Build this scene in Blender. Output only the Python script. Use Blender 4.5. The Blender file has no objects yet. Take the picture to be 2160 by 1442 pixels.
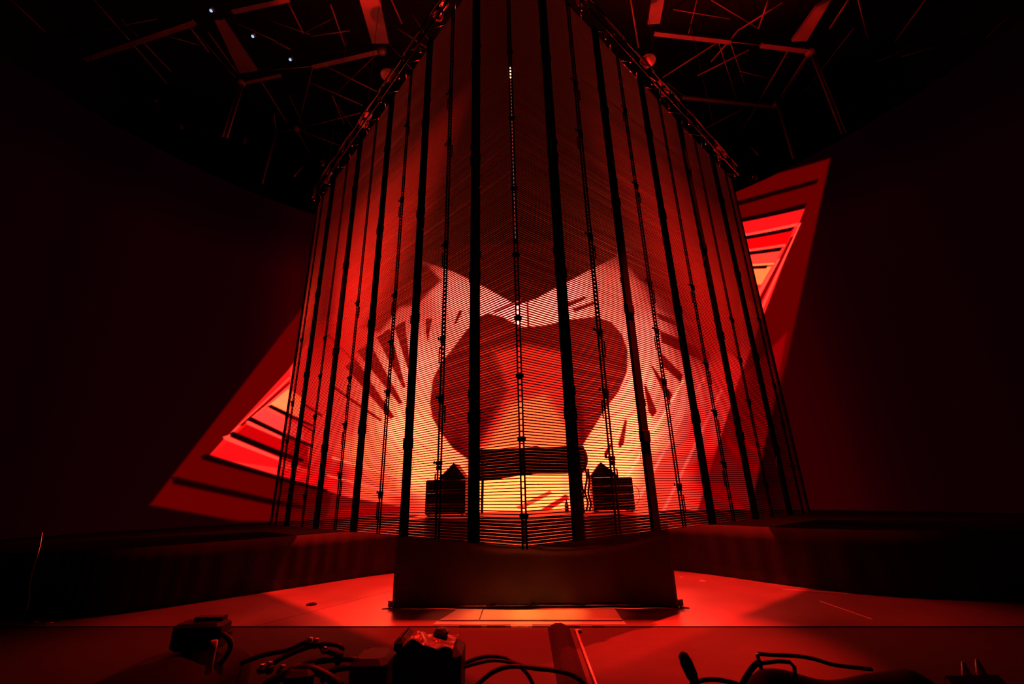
import bpy, bmesh, math, random
import numpy as np
from mathutils import Vector, Matrix
random.seed(7)
rng = np.random.default_rng(7)
S = bpy.context.scene
COL = S.collection
PI = math.pi
R = math.radians

# ------------------------------------------------------------------ camera, world, light, exposure
cam = bpy.data.cameras.new('camera')
cam.sensor_fit = 'HORIZONTAL'; cam.sensor_width = 36.0; cam.lens = 36.0 * 913.0 / 2160.0
cam.clip_start = 0.02; cam.clip_end = 200
cam.dof.use_dof = True; cam.dof.focus_distance = 9.0; cam.dof.aperture_fstop = 7.0
co = bpy.data.objects.new('camera', cam); COL.objects.link(co)
TH, RO = R(19.3), R(1.43)
fw = Vector((0, math.cos(TH), math.sin(TH))); u0 = Vector((0, -math.sin(TH), math.cos(TH))); x0 = Vector((1, 0, 0))
xr = x0 * math.cos(RO) - u0 * math.sin(RO); ur = u0 * math.cos(RO) + x0 * math.sin(RO)
m = Matrix((xr, ur, -fw)).transposed().to_4x4(); m.translation = (0, 0, 1.52)
co.matrix_world = m
S.camera = co
w = bpy.data.worlds.new('world'); S.world = w; w.use_nodes = True
bg = w.node_tree.nodes['Background']; bg.inputs[0].default_value = (0.0009, 0.0002, 0.0002, 1); bg.inputs[1].default_value = 1.0
S.view_settings.view_transform = 'Standard'; S.view_settings.look = 'None'
S.view_settings.exposure = 0.0; S.view_settings.gamma = 1.0; S.view_settings.use_curve_mapping = False

def lamp(name, kind, loc, aim, energy, color, size=0.15, angle=50, blend=0.6, sy=None):
    l = bpy.data.lights.new(name, kind); l.energy = energy; l.color = color
    if kind == 'SPOT':
        l.spot_size = R(angle); l.spot_blend = blend; l.shadow_soft_size = size
    elif kind == 'AREA':
        l.shape = 'RECTANGLE'; l.size = size; l.size_y = sy or size
    else:
        l.shadow_soft_size = size
    o = bpy.data.objects.new(name, l); COL.objects.link(o); o.location = loc
    o.rotation_euler = (Vector(aim) - Vector(loc)).to_track_quat('-Z', 'Y').to_euler()
    return o
RED = (1.0, 0.012, 0.006)
lamp('wash_up_left', 'SPOT', (-1.2, 9.75, 0.5), (-2.7, 7.4, 7.2), 100000, RED, 0.2, 42, 1.0)
lamp('wash_up_right', 'SPOT', (1.9, 9.5, 0.5), (3.9, 7.9, 6.8), 40000, RED, 0.2, 54, 1.0)
lamp('wash_down_left', 'SPOT', (-1.2, 11.6, 9.4), (-3.5, 7.0, 0), 17000, RED, 0.7, 66, 1.0)
lamp('wash_down_right', 'SPOT', (1.8, 11.4, 9.4), (3.5, 6.9, 0), 15000, RED, 0.7, 60, 1.0)
lamp('front_fill_left', 'SPOT', (-4.7, 8.7, 9.2), (-3.6, 7.0, 0), 2600, RED, 0.5, 34, 1.0)  # added unseen lamp, brightens the left floor in front of the curtain
lamp('front_fill_right', 'SPOT', (4.5, 8.0, 9.2), (3.7, 6.7, 0), 2200, RED, 0.5, 34, 1.0)  # added unseen lamp, brightens the right floor likewise
lamp('gear_fill', 'SPOT', (0.5, 4.1, 9.4), (-0.24, 1.12, 1.2), 2200, RED, 0.1, 9, 1.0)  # added unseen lamp, brightens the crumpled cover and plugs near the camera
for x_, e_, c_ in ((-0.72, 2800, (1.0, 0.07, 0.03)), (-0.2, 4600, (1.0, 0.15, 0.03)), (0.35, 5200, (1.0, 0.17, 0.03)), (0.9, 3200, (1.0, 0.03, 0.012))):
    lamp('board_spot', 'SPOT', (x_ * 0.6, 7.45, 9.7), (x_, 6.60, 0), e_, c_, 0.05, 8.0, 1.0)
lamp('apron_wash', 'SPOT', (3.4, 6.4, 9.7), (1.75, 5.2, 0), 26000, RED, 0.1, 20, 1.0)
lamp('roof_fill_left', 'SPOT', (-2.6, 8.2, 10.9), (-6.0, 9.0, 16), 22, RED, 0.1, 120, 0.9)  # added unseen uplight, gives the left roof steel its dim red
lamp('roof_fill_right', 'SPOT', (3.4, 8.0, 10.9), (6.5, 9.0, 16), 3, RED, 0.1, 120, 0.9)  # added unseen uplight for the right roof steel

# ------------------------------------------------------------------ materials
def lin(c):
    c = np.asarray(c, float) / 255.0
    return np.where(c <= 0.04045, c / 12.92, ((c + 0.055) / 1.055) ** 2.4)
def mat(name, base, rough=0.5, metal=0.0, var=0.25, scale=9.0, bump=0.0, bscale=60.0, sheen=0.0):
    ma = bpy.data.materials.new(name); ma.use_nodes = True
    nt = ma.node_tree; b = nt.nodes['Principled BSDF']
    tc = nt.nodes.new('ShaderNodeTexCoord'); nz = nt.nodes.new('ShaderNodeTexNoise'); nz.inputs['Scale'].default_value = scale
    nz.inputs['Detail'].default_value = 4
    nt.links.new(tc.outputs['Object'], nz.inputs['Vector'])
    cr = nt.nodes.new('ShaderNodeValToRGB')
    cr.color_ramp.elements[0].position = 0.3; cr.color_ramp.elements[1].position = 0.75
    cr.color_ramp.elements[0].color = tuple(v * (1 - var) for v in base) + (1,)
    cr.color_ramp.elements[1].color = tuple(min(1, v * (1 + var)) for v in base) + (1,)
    nt.links.new(nz.outputs['Fac'], cr.inputs['Fac']); nt.links.new(cr.outputs['Color'], b.inputs['Base Color'])
    mr = nt.nodes.new('ShaderNodeMapRange'); mr.inputs['To Min'].default_value = max(0.02, rough * 0.85); mr.inputs['To Max'].default_value = min(1, rough * 1.15)
    nt.links.new(nz.outputs['Fac'], mr.inputs['Value']); nt.links.new(mr.outputs['Result'], b.inputs['Roughness'])
    b.inputs['Metallic'].default_value = metal
    if sheen: b.inputs['Sheen Weight'].default_value = sheen
    if bump:
        n2 = nt.nodes.new('ShaderNodeTexNoise'); n2.inputs['Scale'].default_value = bscale; n2.inputs['Detail'].default_value = 3
        nt.links.new(tc.outputs['Object'], n2.inputs['Vector'])
        bp = nt.nodes.new('ShaderNodeBump'); bp.inputs['Strength'].default_value = bump; bp.inputs['Distance'].default_value = 0.01
        nt.links.new(n2.outputs['Fac'], bp.inputs['Height']); nt.links.new(bp.outputs['Normal'], b.inputs['Normal'])
    return ma
def glow(name, col, strength):
    ma = bpy.data.materials.new(name); ma.use_nodes = True; nt = ma.node_tree; nt.nodes.clear()
    e = nt.nodes.new('ShaderNodeEmission'); e.inputs[0].default_value = col + (1,); e.inputs[1].default_value = strength
    o = nt.nodes.new('ShaderNodeOutputMaterial'); nt.links.new(e.outputs[0], o.inputs[0]); return ma
M = dict(
    slat=mat('slat_coating', (0.040, 0.036, 0.036), 0.26, 0.0, 0.12, 3),
    black=mat('black_powder_coat', (0.014, 0.013, 0.013), 0.45, 0.0, 0.3, 14),
    post=mat('matt_black_post', (0.008, 0.007, 0.007), 0.9, 0.0, 0.3, 4),
    alu=mat('worn_aluminium', (0.42, 0.42, 0.43), 0.30, 1.0, 0.2, 20),
    steel=mat('galvanised_steel', (0.55, 0.55, 0.56), 0.22, 1.0, 0.2, 30),
    darkalu=mat('black_anodised_truss', (0.055, 0.055, 0.055), 0.20, 0.9, 0.2, 20),
    roofsteel=mat('painted_roof_steel', (0.085, 0.08, 0.08), 0.5, 0.0, 0.25, 2),
    cloth=mat('black_stage_molton', (0.022, 0.019, 0.019), 1.0, 0.0, 0.35, 3, 0.15, 160),
    cloth2=mat('black_satin_drape', (0.040, 0.036, 0.036), 0.55, 0.0, 0.3, 2, 0.12, 90),
    floor=mat('dark_stage_vinyl', (0.20, 0.18, 0.17), 0.34, 0.0, 0.18, 1.2, 0.06, 35),
    pale=mat('pale_birch_board', (0.80, 0.72, 0.60), 0.42, 0.0, 0.08, 2.5, 0.04, 50),
    apron=mat('ribbed_grey_carpet', (0.026, 0.023, 0.023), 0.95, 0.0, 0.3, 4, 0.5, 140),
    rubber=mat('black_cable_rubber', (0.012, 0.012, 0.013), 0.45, 0.0, 0.2, 30),
    plastic=mat('black_plastic', (0.010, 0.010, 0.011), 0.6, 0.0, 0.25, 25, 0.1, 200),
    tape=mat('white_marking_tape', (0.75, 0.72, 0.70), 0.45, 0.0, 0.1, 40),
    gaffer=mat('black_gaffer_tape', (0.03, 0.028, 0.028), 0.5, 0.0, 0.3, 30, 0.3, 120),
    sheetmat=mat('crumpled_foil_cover', (0.55, 0.50, 0.48), 0.28, 0.2, 0.15, 14, 0.3, 40),
    concrete=mat('dark_hall_plaster', (0.002, 0.002, 0.002), 0.9, 0.0, 0.3, 0.6),
    brown=mat('cone_shade_metal', (0.022, 0.019, 0.018), 0.4, 0.5, 0.2, 12),
    glass=mat('bottle_plastic', (0.20, 0.19, 0.19), 0.15, 0.0, 0.1, 10),
    deckfelt=mat('black_deck_felt', (0.006, 0.006, 0.006), 1.0, 0.0, 0.3, 3),
    blueled=glow('blue_white_led', (0.35, 0.55, 1.0), 1.2),
    strip=glow('dim_red_gap_glow', (0.26, 0.03, 0.025), 1.0),  # glow of the strip that imitates light through the curtain seam
    beam=glow('lamp_lens', (1.0, 0.25, 0.15), 6.0),
)

# ------------------------------------------------------------------ mesh helpers
class MB:
    def __init__(s): s.v = []; s.f = []
    def add(s, vs, fs):
        n = len(s.v); s.v += [tuple(v) for v in vs]; s.f += [tuple(i + n for i in f) for f in fs]; return s
    def box(s, c, d, rz=0.0, taper=1.0):
        cx, cy, cz = c; a, b, h = d[0] / 2, d[1] / 2, d[2] / 2; cs, sn = math.cos(rz), math.sin(rz); vs = []
        for z, t in ((-h, 1.0), (h, taper)):
            for x, y in ((-a, -b), (a, -b), (a, b), (-a, b)):
                x *= t; y *= t; vs.append((cx + x * cs - y * sn, cy + x * sn + y * cs, cz + z))
        return s.add(vs, [(3, 2, 1, 0), (4, 5, 6, 7), (0, 1, 5, 4), (1, 2, 6, 5), (2, 3, 7, 6), (3, 0, 4, 7)])
    def bevbox(s, c, d, b=0.02, rz=0.0):
        # box with chamfered vertical and top/bottom edges: stacked octagons
        cx, cy, cz = c; X, Y, Hh = d[0] / 2, d[1] / 2, d[2] / 2; cs, sn = math.cos(rz), math.sin(rz)
        rings = []
        for z, q in ((-Hh, b), (-Hh + b, 0), (Hh - b, 0), (Hh, b)):
            x, y = X - q, Y - q
            ring = [(-x + b, -y), (x - b, -y), (x, -y + b), (x, y - b), (x - b, y), (-x + b, y), (-x, y - b), (-x, -y + b)]
            rings.append([(cx + p * cs - r * sn, cy + p * sn + r * cs, cz + z) for p, r in ring])
        vs = [p for r in rings for p in r]; fs = [tuple(range(7, -1, -1)), tuple(range(24, 32))]
        for k in range(3):
            for i in range(8): j = (i + 1) % 8; fs.append((k * 8 + i, k * 8 + j, k * 8 + 8 + j, k * 8 + 8 + i))
        return s.add(vs, fs)
    def bar(s, p, q, wd, h=None, up=(0, 0, 1)):
        p, q = Vector(p), Vector(q); h = h or wd; d = (q - p).normalized(); up = Vector(up)
        if abs(d.dot(up)) > 0.95: up = Vector((0, 1, 0))
        x = d.cross(up).normalized() * wd / 2; z = x.cross(d).normalized() * h / 2
        vs = [p - x - z, p + x - z, p + x + z, p - x + z, q - x - z, q + x - z, q + x + z, q - x + z]
        return s.add(vs, [(0, 1, 2, 3), (7, 6, 5, 4), (0, 4, 5, 1), (1, 5, 6, 2), (2, 6, 7, 3), (3, 7, 4, 0)])
    def tube(s, pts, r, n=8, r2=None):
        pts = [Vector(p) for p in pts]; vs = []; fs = []; k = len(pts)
        prev = None
        for i, p in enumerate(pts):
            d = (pts[min(i + 1, k - 1)] - pts[max(i - 1, 0)]).normalized()
            if prev is None:
                a = Vector((0, 0, 1)) if abs(d.z) < 0.9 else Vector((1, 0, 0)); x = d.cross(a).normalized()
            else:
                x = (prev - d * prev.dot(d)).normalized()
            prev = x; y = d.cross(x); rr = r if r2 is None else r + (r2 - r) * i / (k - 1)
            for j in range(n):
                t = 2 * PI * j / n; vs.append(p + x * math.cos(t) * rr + y * math.sin(t) * rr)
        for i in range(k - 1):
            for j in range(n):
                j2 = (j + 1) % n; fs.append((i * n + j, i * n + j2, (i + 1) * n + j2, (i + 1) * n + j))
        fs += [tuple(range(n - 1, -1, -1)), tuple(range((k - 1) * n, k * n))]
        return s.add(vs, fs)
    def prism(s, poly, z0, z1):
        n = len(poly); vs = [(p[0], p[1], z0) for p in poly] + [(p[0], p[1], z1) for p in poly]
        fs = [tuple(range(n - 1, -1, -1)), tuple(range(n, 2 * n))] + [(i, (i + 1) % n, n + (i + 1) % n, n + i) for i in range(n)]
        return s.add(vs, fs)
    def slab(s, poly3, t):
        # thick plate from a 3D polygon, extruded straight up by t
        n = len(poly3); vs = [tuple(p) for p in poly3] + [(p[0], p[1], p[2] + t) for p in poly3]
        fs = [tuple(range(n - 1, -1, -1)), tuple(range(n, 2 * n))] + [(i, (i + 1) % n, n + (i + 1) % n, n + i) for i in range(n)]
        return s.add(vs, fs)
    def lathe(s, prof, c=(0, 0, 0), n=16, axis=None):
        vs = []; fs = []; k = len(prof); q = Vector(axis or (0, 0, 1)).to_track_quat('Z', 'Y')
        for r, z in prof:
            for j in range(n):
                t = 2 * PI * j / n; p = q @ Vector((r * math.cos(t), r * math.sin(t), z)); vs.append((p.x + c[0], p.y + c[1], p.z + c[2]))
        for i in range(k - 1):
            for j in range(n):
                j2 = (j + 1) % n; fs.append((i * n + j, i * n + j2, (i + 1) * n + j2, (i + 1) * n + j))
        fs += [tuple(range(n - 1, -1, -1)), tuple(range((k - 1) * n, k * n))]
        return s.add(vs, fs)
    def grid(s, fn, nu, nv):
        vs = [fn(i / nu, j / nv) for j in range(nv + 1) for i in range(nu + 1)]; W_ = nu + 1
        fs = [(j * W_ + i, j * W_ + i + 1, (j + 1) * W_ + i + 1, (j + 1) * W_ + i) for j in range(nv) for i in range(nu)]
        return s.add(vs, fs)
    def mesh(s, name, material, smooth=False):
        me = bpy.data.meshes.new(name); me.from_pydata(s.v, [], s.f); me.materials.append(material)
        bm = bmesh.new(); bm.from_mesh(me); bmesh.ops.recalc_face_normals(bm, faces=bm.faces)
        if smooth:
            for f in bm.faces: f.smooth = len(f.verts) <= 4
        bm.to_mesh(me); bm.free(); return me
    def build(s, name, material, parent=None, smooth=False, origin=None):
        if origin is not None:
            s.v = [(x - origin[0], y - origin[1], z - origin[2]) for x, y, z in s.v]
        o = bpy.data.objects.new(name, s.mesh(name, material, smooth)); COL.objects.link(o)
        if origin is not None and parent is None: o.location = origin
        if parent: o.parent = parent
        return o
def place(name, me, parent=None, loc=(0, 0, 0), rot=(0, 0, 0), scale=(1, 1, 1)):
    o = bpy.data.objects.new(name, me); COL.objects.link(o); o.location = loc; o.rotation_euler = rot; o.scale = scale
    if parent: o.parent = parent
    return o
def tag(o, label, cat=None, group=None, kind=None):
    if label: o['label'] = label
    if cat: o['category'] = cat
    if group: o['group'] = group
    if kind: o['kind'] = kind
    return o
def thing(name, label, cat, loc=(0, 0, 0), rz=0.0, group=None, kind=None):
    o = bpy.data.objects.new(name, None); COL.objects.link(o); o.location = loc; o.rotation_euler = (0, 0, rz)
    o.empty_display_size = 0.1
    return tag(o, label, cat, group, kind)
def struct(name, mb, material, label, smooth=False, cat='structure'):
    o = mb.build(name, material, None, smooth); tag(o, label, cat, None, 'structure'); return o
def spline(pts, n=8):
    pts = [Vector(p) for p in pts]; out = []
    for i in range(len(pts) - 1):
        p0, p1, p2, p3 = pts[max(i - 1, 0)], pts[i], pts[i + 1], pts[min(i + 2, len(pts) - 1)]
        for k in range(n):
            t = k / n
            out.append(0.5 * ((2 * p1) + (p2 - p0) * t + (2 * p0 - 5 * p1 + 4 * p2 - p3) * t * t + (3 * p1 - p0 - 3 * p2 + p3) * t ** 3))
    return out + [pts[-1]]

# ------------------------------------------------------------------ the setting
LIP_L, LIP_R = (-3.364,6.398,0.0), (0.825,6.036,0.0)
def lip_y(x): return LIP_L[1] + (LIP_R[1] - LIP_L[1]) * (x - LIP_L[0]) / (LIP_R[0] - LIP_L[0])
FASCIA = [(-11.0, 6.9), (-8.4, 6.95), (-6.76, 7.04), (-5.72, 7.33), (-4.2, 8.75), (-2.64, 10.22), (-1.0, 10.9), (1.2, 10.9), (3.18, 9.65), (4.95, 7.40), (6.76, 6.66), (8.6, 6.3), (11.0, 6.1)]
FC = [(p.x, p.y) for p in spline([(x, y, 0) for x, y in FASCIA], 6)]
SEAM0, SEAM1 = (-3.364,6.398,0.0), (-2.151,8.446,0.0)
fl = thing('floor', 'dark glossy vinyl stage floor glowing red on both sides of the draped riser', 'floor', (0, 0, 0), 0, None, 'structure')
def fpoly(p): return p
sd = (Vector(SEAM1[:2]) - Vector(SEAM0[:2])).normalized()
sa = Vector(SEAM0[:2]); sb = sa + sd * 7.0
g = 0.006
T2 = (4.2 + sd.x * (sb.y - lip_y(4.2)) / sd.y, sb.y)
MB().prism([(-11, lip_y(-11)), (sa.x - g, sa.y), (sb.x - g, sb.y), (-11, sb.y)], -0.12, 0).build('floor_panel', M['floor'], fl)
MB().prism([(sa.x + g, sa.y), (4.2, lip_y(4.2)), T2, (sb.x + g, sb.y)], -0.12, 0).build('floor_panel', M['floor'], fl)
MB().prism([(4.2 + 0.002, lip_y(4.2)), (11, lip_y(11)), (11, sb.y), (T2[0] + 0.002, sb.y)], -0.12, 0).build('floor_panel', M['floor'], fl)
ap = struct('trim_1', MB().prism([(-11, -4), (11, -4), (11, lip_y(11) - 0.002), (-11, lip_y(-11) - 0.002)], -0.2, -0.012), M['apron'], 'grey carpeted apron in front of the stage edge, below the lit floor')
struct('ceiling', MB().box((0, 6, 21.1), (40, 40, 0.2)), M['concrete'], 'black hall ceiling high above the steel roof members')
struct('wall_left', MB().box((-19, 6, 10.5), (0.2, 40, 21.3)), M['concrete'], 'black side wall of the hall beyond the left end of the video wall')
struct('wall_right', MB().box((19, 6, 10.5), (0.2, 40, 21.3)), M['concrete'], 'black side wall of the hall beyond the right end of the video wall')
struct('wall_back', MB().box((0, 25, 10.5), (38, 0.2, 21.3)), M['concrete'], 'black rear wall of the hall behind the video wall')

# upper deck with its black skirt
deck = thing('upper_deck', 'long black upper stage deck with curved black cloth skirt behind the riser', 'stage platform', (0, 12, 0))
back = [(12.35 * math.cos(t), 3.5 + 12.35 * math.sin(t)) for t in np.linspace(0.29, PI - 0.29, 25)]
MB().prism(FC + [(x, y) for x, y in back], 0.80, 0.88).build('deck_top', M['deckfelt'], deck, origin=(0, 12, 0))
def skirt(u, v):
    i = u * (len(FC) - 1); k = min(int(i), len(FC) - 2); t = i - k
    x = FC[k][0] + (FC[k + 1][0] - FC[k][0]) * t; y = FC[k][1] + (FC[k + 1][1] - FC[k][1]) * t
    s_ = i * 0.33
    return (x, y - 0.02 + 0.018 * math.sin(s_ * 21 + 2 * math.sin(s_ * 3)) * (1 - 0.6 * v), 0.006 + v * 0.87)
sk = MB().grid(skirt, 420, 4).build('skirt', M['cloth'], deck, True, origin=(0, 12, 0))
sk.modifiers.new('s', 'SOLIDIFY').thickness = 0.008

M['post'].node_tree.nodes['Principled BSDF'].inputs['Specular IOR Level'].default_value = 0.1
M['deckfelt'].node_tree.nodes['Principled BSDF'].inputs['Specular IOR Level'].default_value = 0.0

# ------------------------------------------------------------------ curved video wall
WC, WR = (0.0, 3.5), 12.5
ZB, ZT = 0.90, 11.55
def wp(u, z, off=0.0):
    a = u / WR; return (WC[0] + (WR + off) * math.sin(a), WC[1] + (WR + off) * math.cos(a), z)
us = np.concatenate([np.linspace(-17.5, -13.0, 60, endpoint=False), np.arange(-13.0, 13.0, 0.027), np.linspace(13.0, 17.5, 60)])
zs = np.arange(ZB, ZT + 0.001, 0.027); zs[-1] = ZT
UU, ZZ = np.meshgrid(us, zs)
def inside(poly, soft=0.02):
    # smooth coverage of a polygon, from signed distance
    p = np.array(poly); n = len(p); d2 = np.full(UU.shape, 1e9); ins = np.zeros(UU.shape, bool)
    lo, hi = p.min(0) - 4 * soft, p.max(0) + 4 * soft
    sel = (UU > lo[0]) & (UU < hi[0]) & (ZZ > lo[1]) & (ZZ < hi[1])
    x, y = UU[sel], ZZ[sel]; dd = np.full(x.shape, 1e9); ii = np.zeros(x.shape, bool)
    for i in range(n):
        a, b = p[i], p[(i + 1) % n]; e = b - a; L = e @ e
        if L == 0: continue
        t = np.clip(((x - a[0]) * e[0] + (y - a[1]) * e[1]) / L, 0, 1)
        dd = np.minimum(dd, (x - a[0] - t * e[0]) ** 2 + (y - a[1] - t * e[1]) ** 2)
        if a[1] != b[1]:
            c = (a[1] > y) != (b[1] > y)
            ii ^= c & (x < (b[0] - a[0]) * (y - a[1]) / (b[1] - a[1]) + a[0])
    sd_ = np.where(ii, 1, -1) * np.sqrt(dd)
    out = np.zeros(UU.shape); t = np.clip(sd_ / soft * 0.5 + 0.5, 0, 1); out[sel] = t * t * (3 - 2 * t)
    return out
img = np.zeros(UU.shape + (3,))
def paint(poly, col, soft=0.02, alpha=1.0):
    c = inside(poly, soft)[..., None] * alpha; img[:] = img * (1 - c) + np.array(col, float) * c
# dark red surround with faint vertical folds
fold = 0.5 + 0.5 * np.sin(UU * 2.1 + 1.3 * np.sin(UU * 0.9) + 0.10 * ZZ)
side = np.where(UU < 0, np.exp(-np.maximum(-UU - 8.0, 0) / 2.6), np.exp(-np.maximum(UU - 10.0, 0) / 1.5))
fall = np.clip((ZT + 0.4 - ZZ) / 3.0, 0.45, 1)
img[..., 0] = (11 + 36 * side * (0.55 + 0.45 * fold)) * fall
img[..., 2] = 2.0
BAND = [(-10.614,1.462),(-10.175,2.407),(-9.688,3.461),(-9.145,4.641),(-8.539,5.962),(-7.86,7.443),(-6.511,10.356),(-5.451,12.615),(-3.55,13.297),(-1.517,13.795),(1.1,13.75),(3.647,13.307),(5.812,12.575),(7.746,11.71),(8.953,11.56),(10.248,11.553),(11.698,11.149),(11.061,9.659),(10.432,8.159),(9.814,6.658),(9.209,5.166),(8.281,3.141),(7.787,1.895),(7.306,0.674),(4.856,0.611),(3.355,0.599),(1.783,0.597),(0.171,0.607),(-1.446,0.639),(-3.034,0.682),(-4.559,0.732),(-6.0,0.816),(-7.338,0.899),(-8.566,0.979),(-9.635,1.232)]
paint(BAND, (100, 0, 0), 0.05)
# bright interior of the picture, blended between measured hues
CTRL = [((-7.444,3.69), (245,30,28)), ((-6.666,7.056), (250,25,20)), ((-5.949,9.882), (225,10,8)), ((-4.434,11.497), (170,0,4)), ((-6.312,3.752), (240,60,50)), ((-5.343,3.004), (250,110,70)), ((-3.988,3.833), (255,190,130)), ((-3.786,6.292), (255,180,150)), ((-3.895,8.399), (250,110,100)), ((-2.444,9.144), (255,200,180)), ((-0.348,8.567), (255,215,195)), ((2.344,9.022), (255,215,195)), ((4.179,8.746), (250,150,130)), ((4.876,7.06), (255,170,150)), ((4.502,5.296), (255,190,150)), ((4.469,3.605), (255,195,130)), ((3.534,2.373), (255,190,110)), ((0.199,1.525), (255,185,95)), ((-3.418,2.225), (255,170,100)), ((-4.626,1.636), (255,80,50)), ((-6.152,2.245), (225,25,25)), ((5.662,4.315), (255,120,100)), ((5.338,1.995), (240,60,45)), ((6.433,3.441), (235,50,45)), ((6.479,1.949), (190,10,12)), ((7.807,4.823), (220,30,30)), ((8.933,7.845), (230,40,35)), ((7.286,1.916), (150,0,4)), ((6.698,8.175), (140,0,4)), ((6.05,9.531), (140,0,4)), ((7.237,6.591), (150,0,5)), ((0.517,11.853), (70,0,3)), ((-1.509,12.332), (80,0,3)), ((3.529,11.913), (90,0,3)), ((-3.828,1.097), (230,50,35)), ((4.906,0.981), (240,60,40)), ((0.325,5.605), (255,120,80))]
INNER = [(-9.561,2.678),(-8.783,3.942),(-7.892,5.394),(-7.587,6.125),(-6.937,8.098),(-5.848,10.741),(-5.073,12.603),(-3.34,13.032),(-1.515,13.299),(0.562,13.296),(2.613,13.044),(4.57,12.58),(6.163,11.715),(7.605,10.828),(8.916,10.339),(10.688,9.872),(9.797,8.377),(8.906,6.833),(7.807,4.823),(7.145,3.438),(6.499,2.073),(5.87,0.736),(4.54,0.719),(3.133,0.709),(1.67,0.706),(0.174,0.713),(-1.85,0.811),(-3.818,0.92),(-6.239,1.741),(-7.764,2.133)]
num = np.zeros(UU.shape + (3,)); den = np.zeros(UU.shape)
for (cu, cz), cc in CTRL:
    ww = 1.0 / (((UU - cu) ** 2 + (ZZ - cz) ** 2) + 0.05) ** 1.6
    num += ww[..., None] * np.array(cc, float); den += ww
blendc = num / den[..., None]
c_ = inside(INNER, 0.04)[..., None]; img[:] = img * (1 - c_) + blendc * c_
DK, LT, RD = (22, 0, 1), (252, 78, 62), (150, 0, 4)
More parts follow.
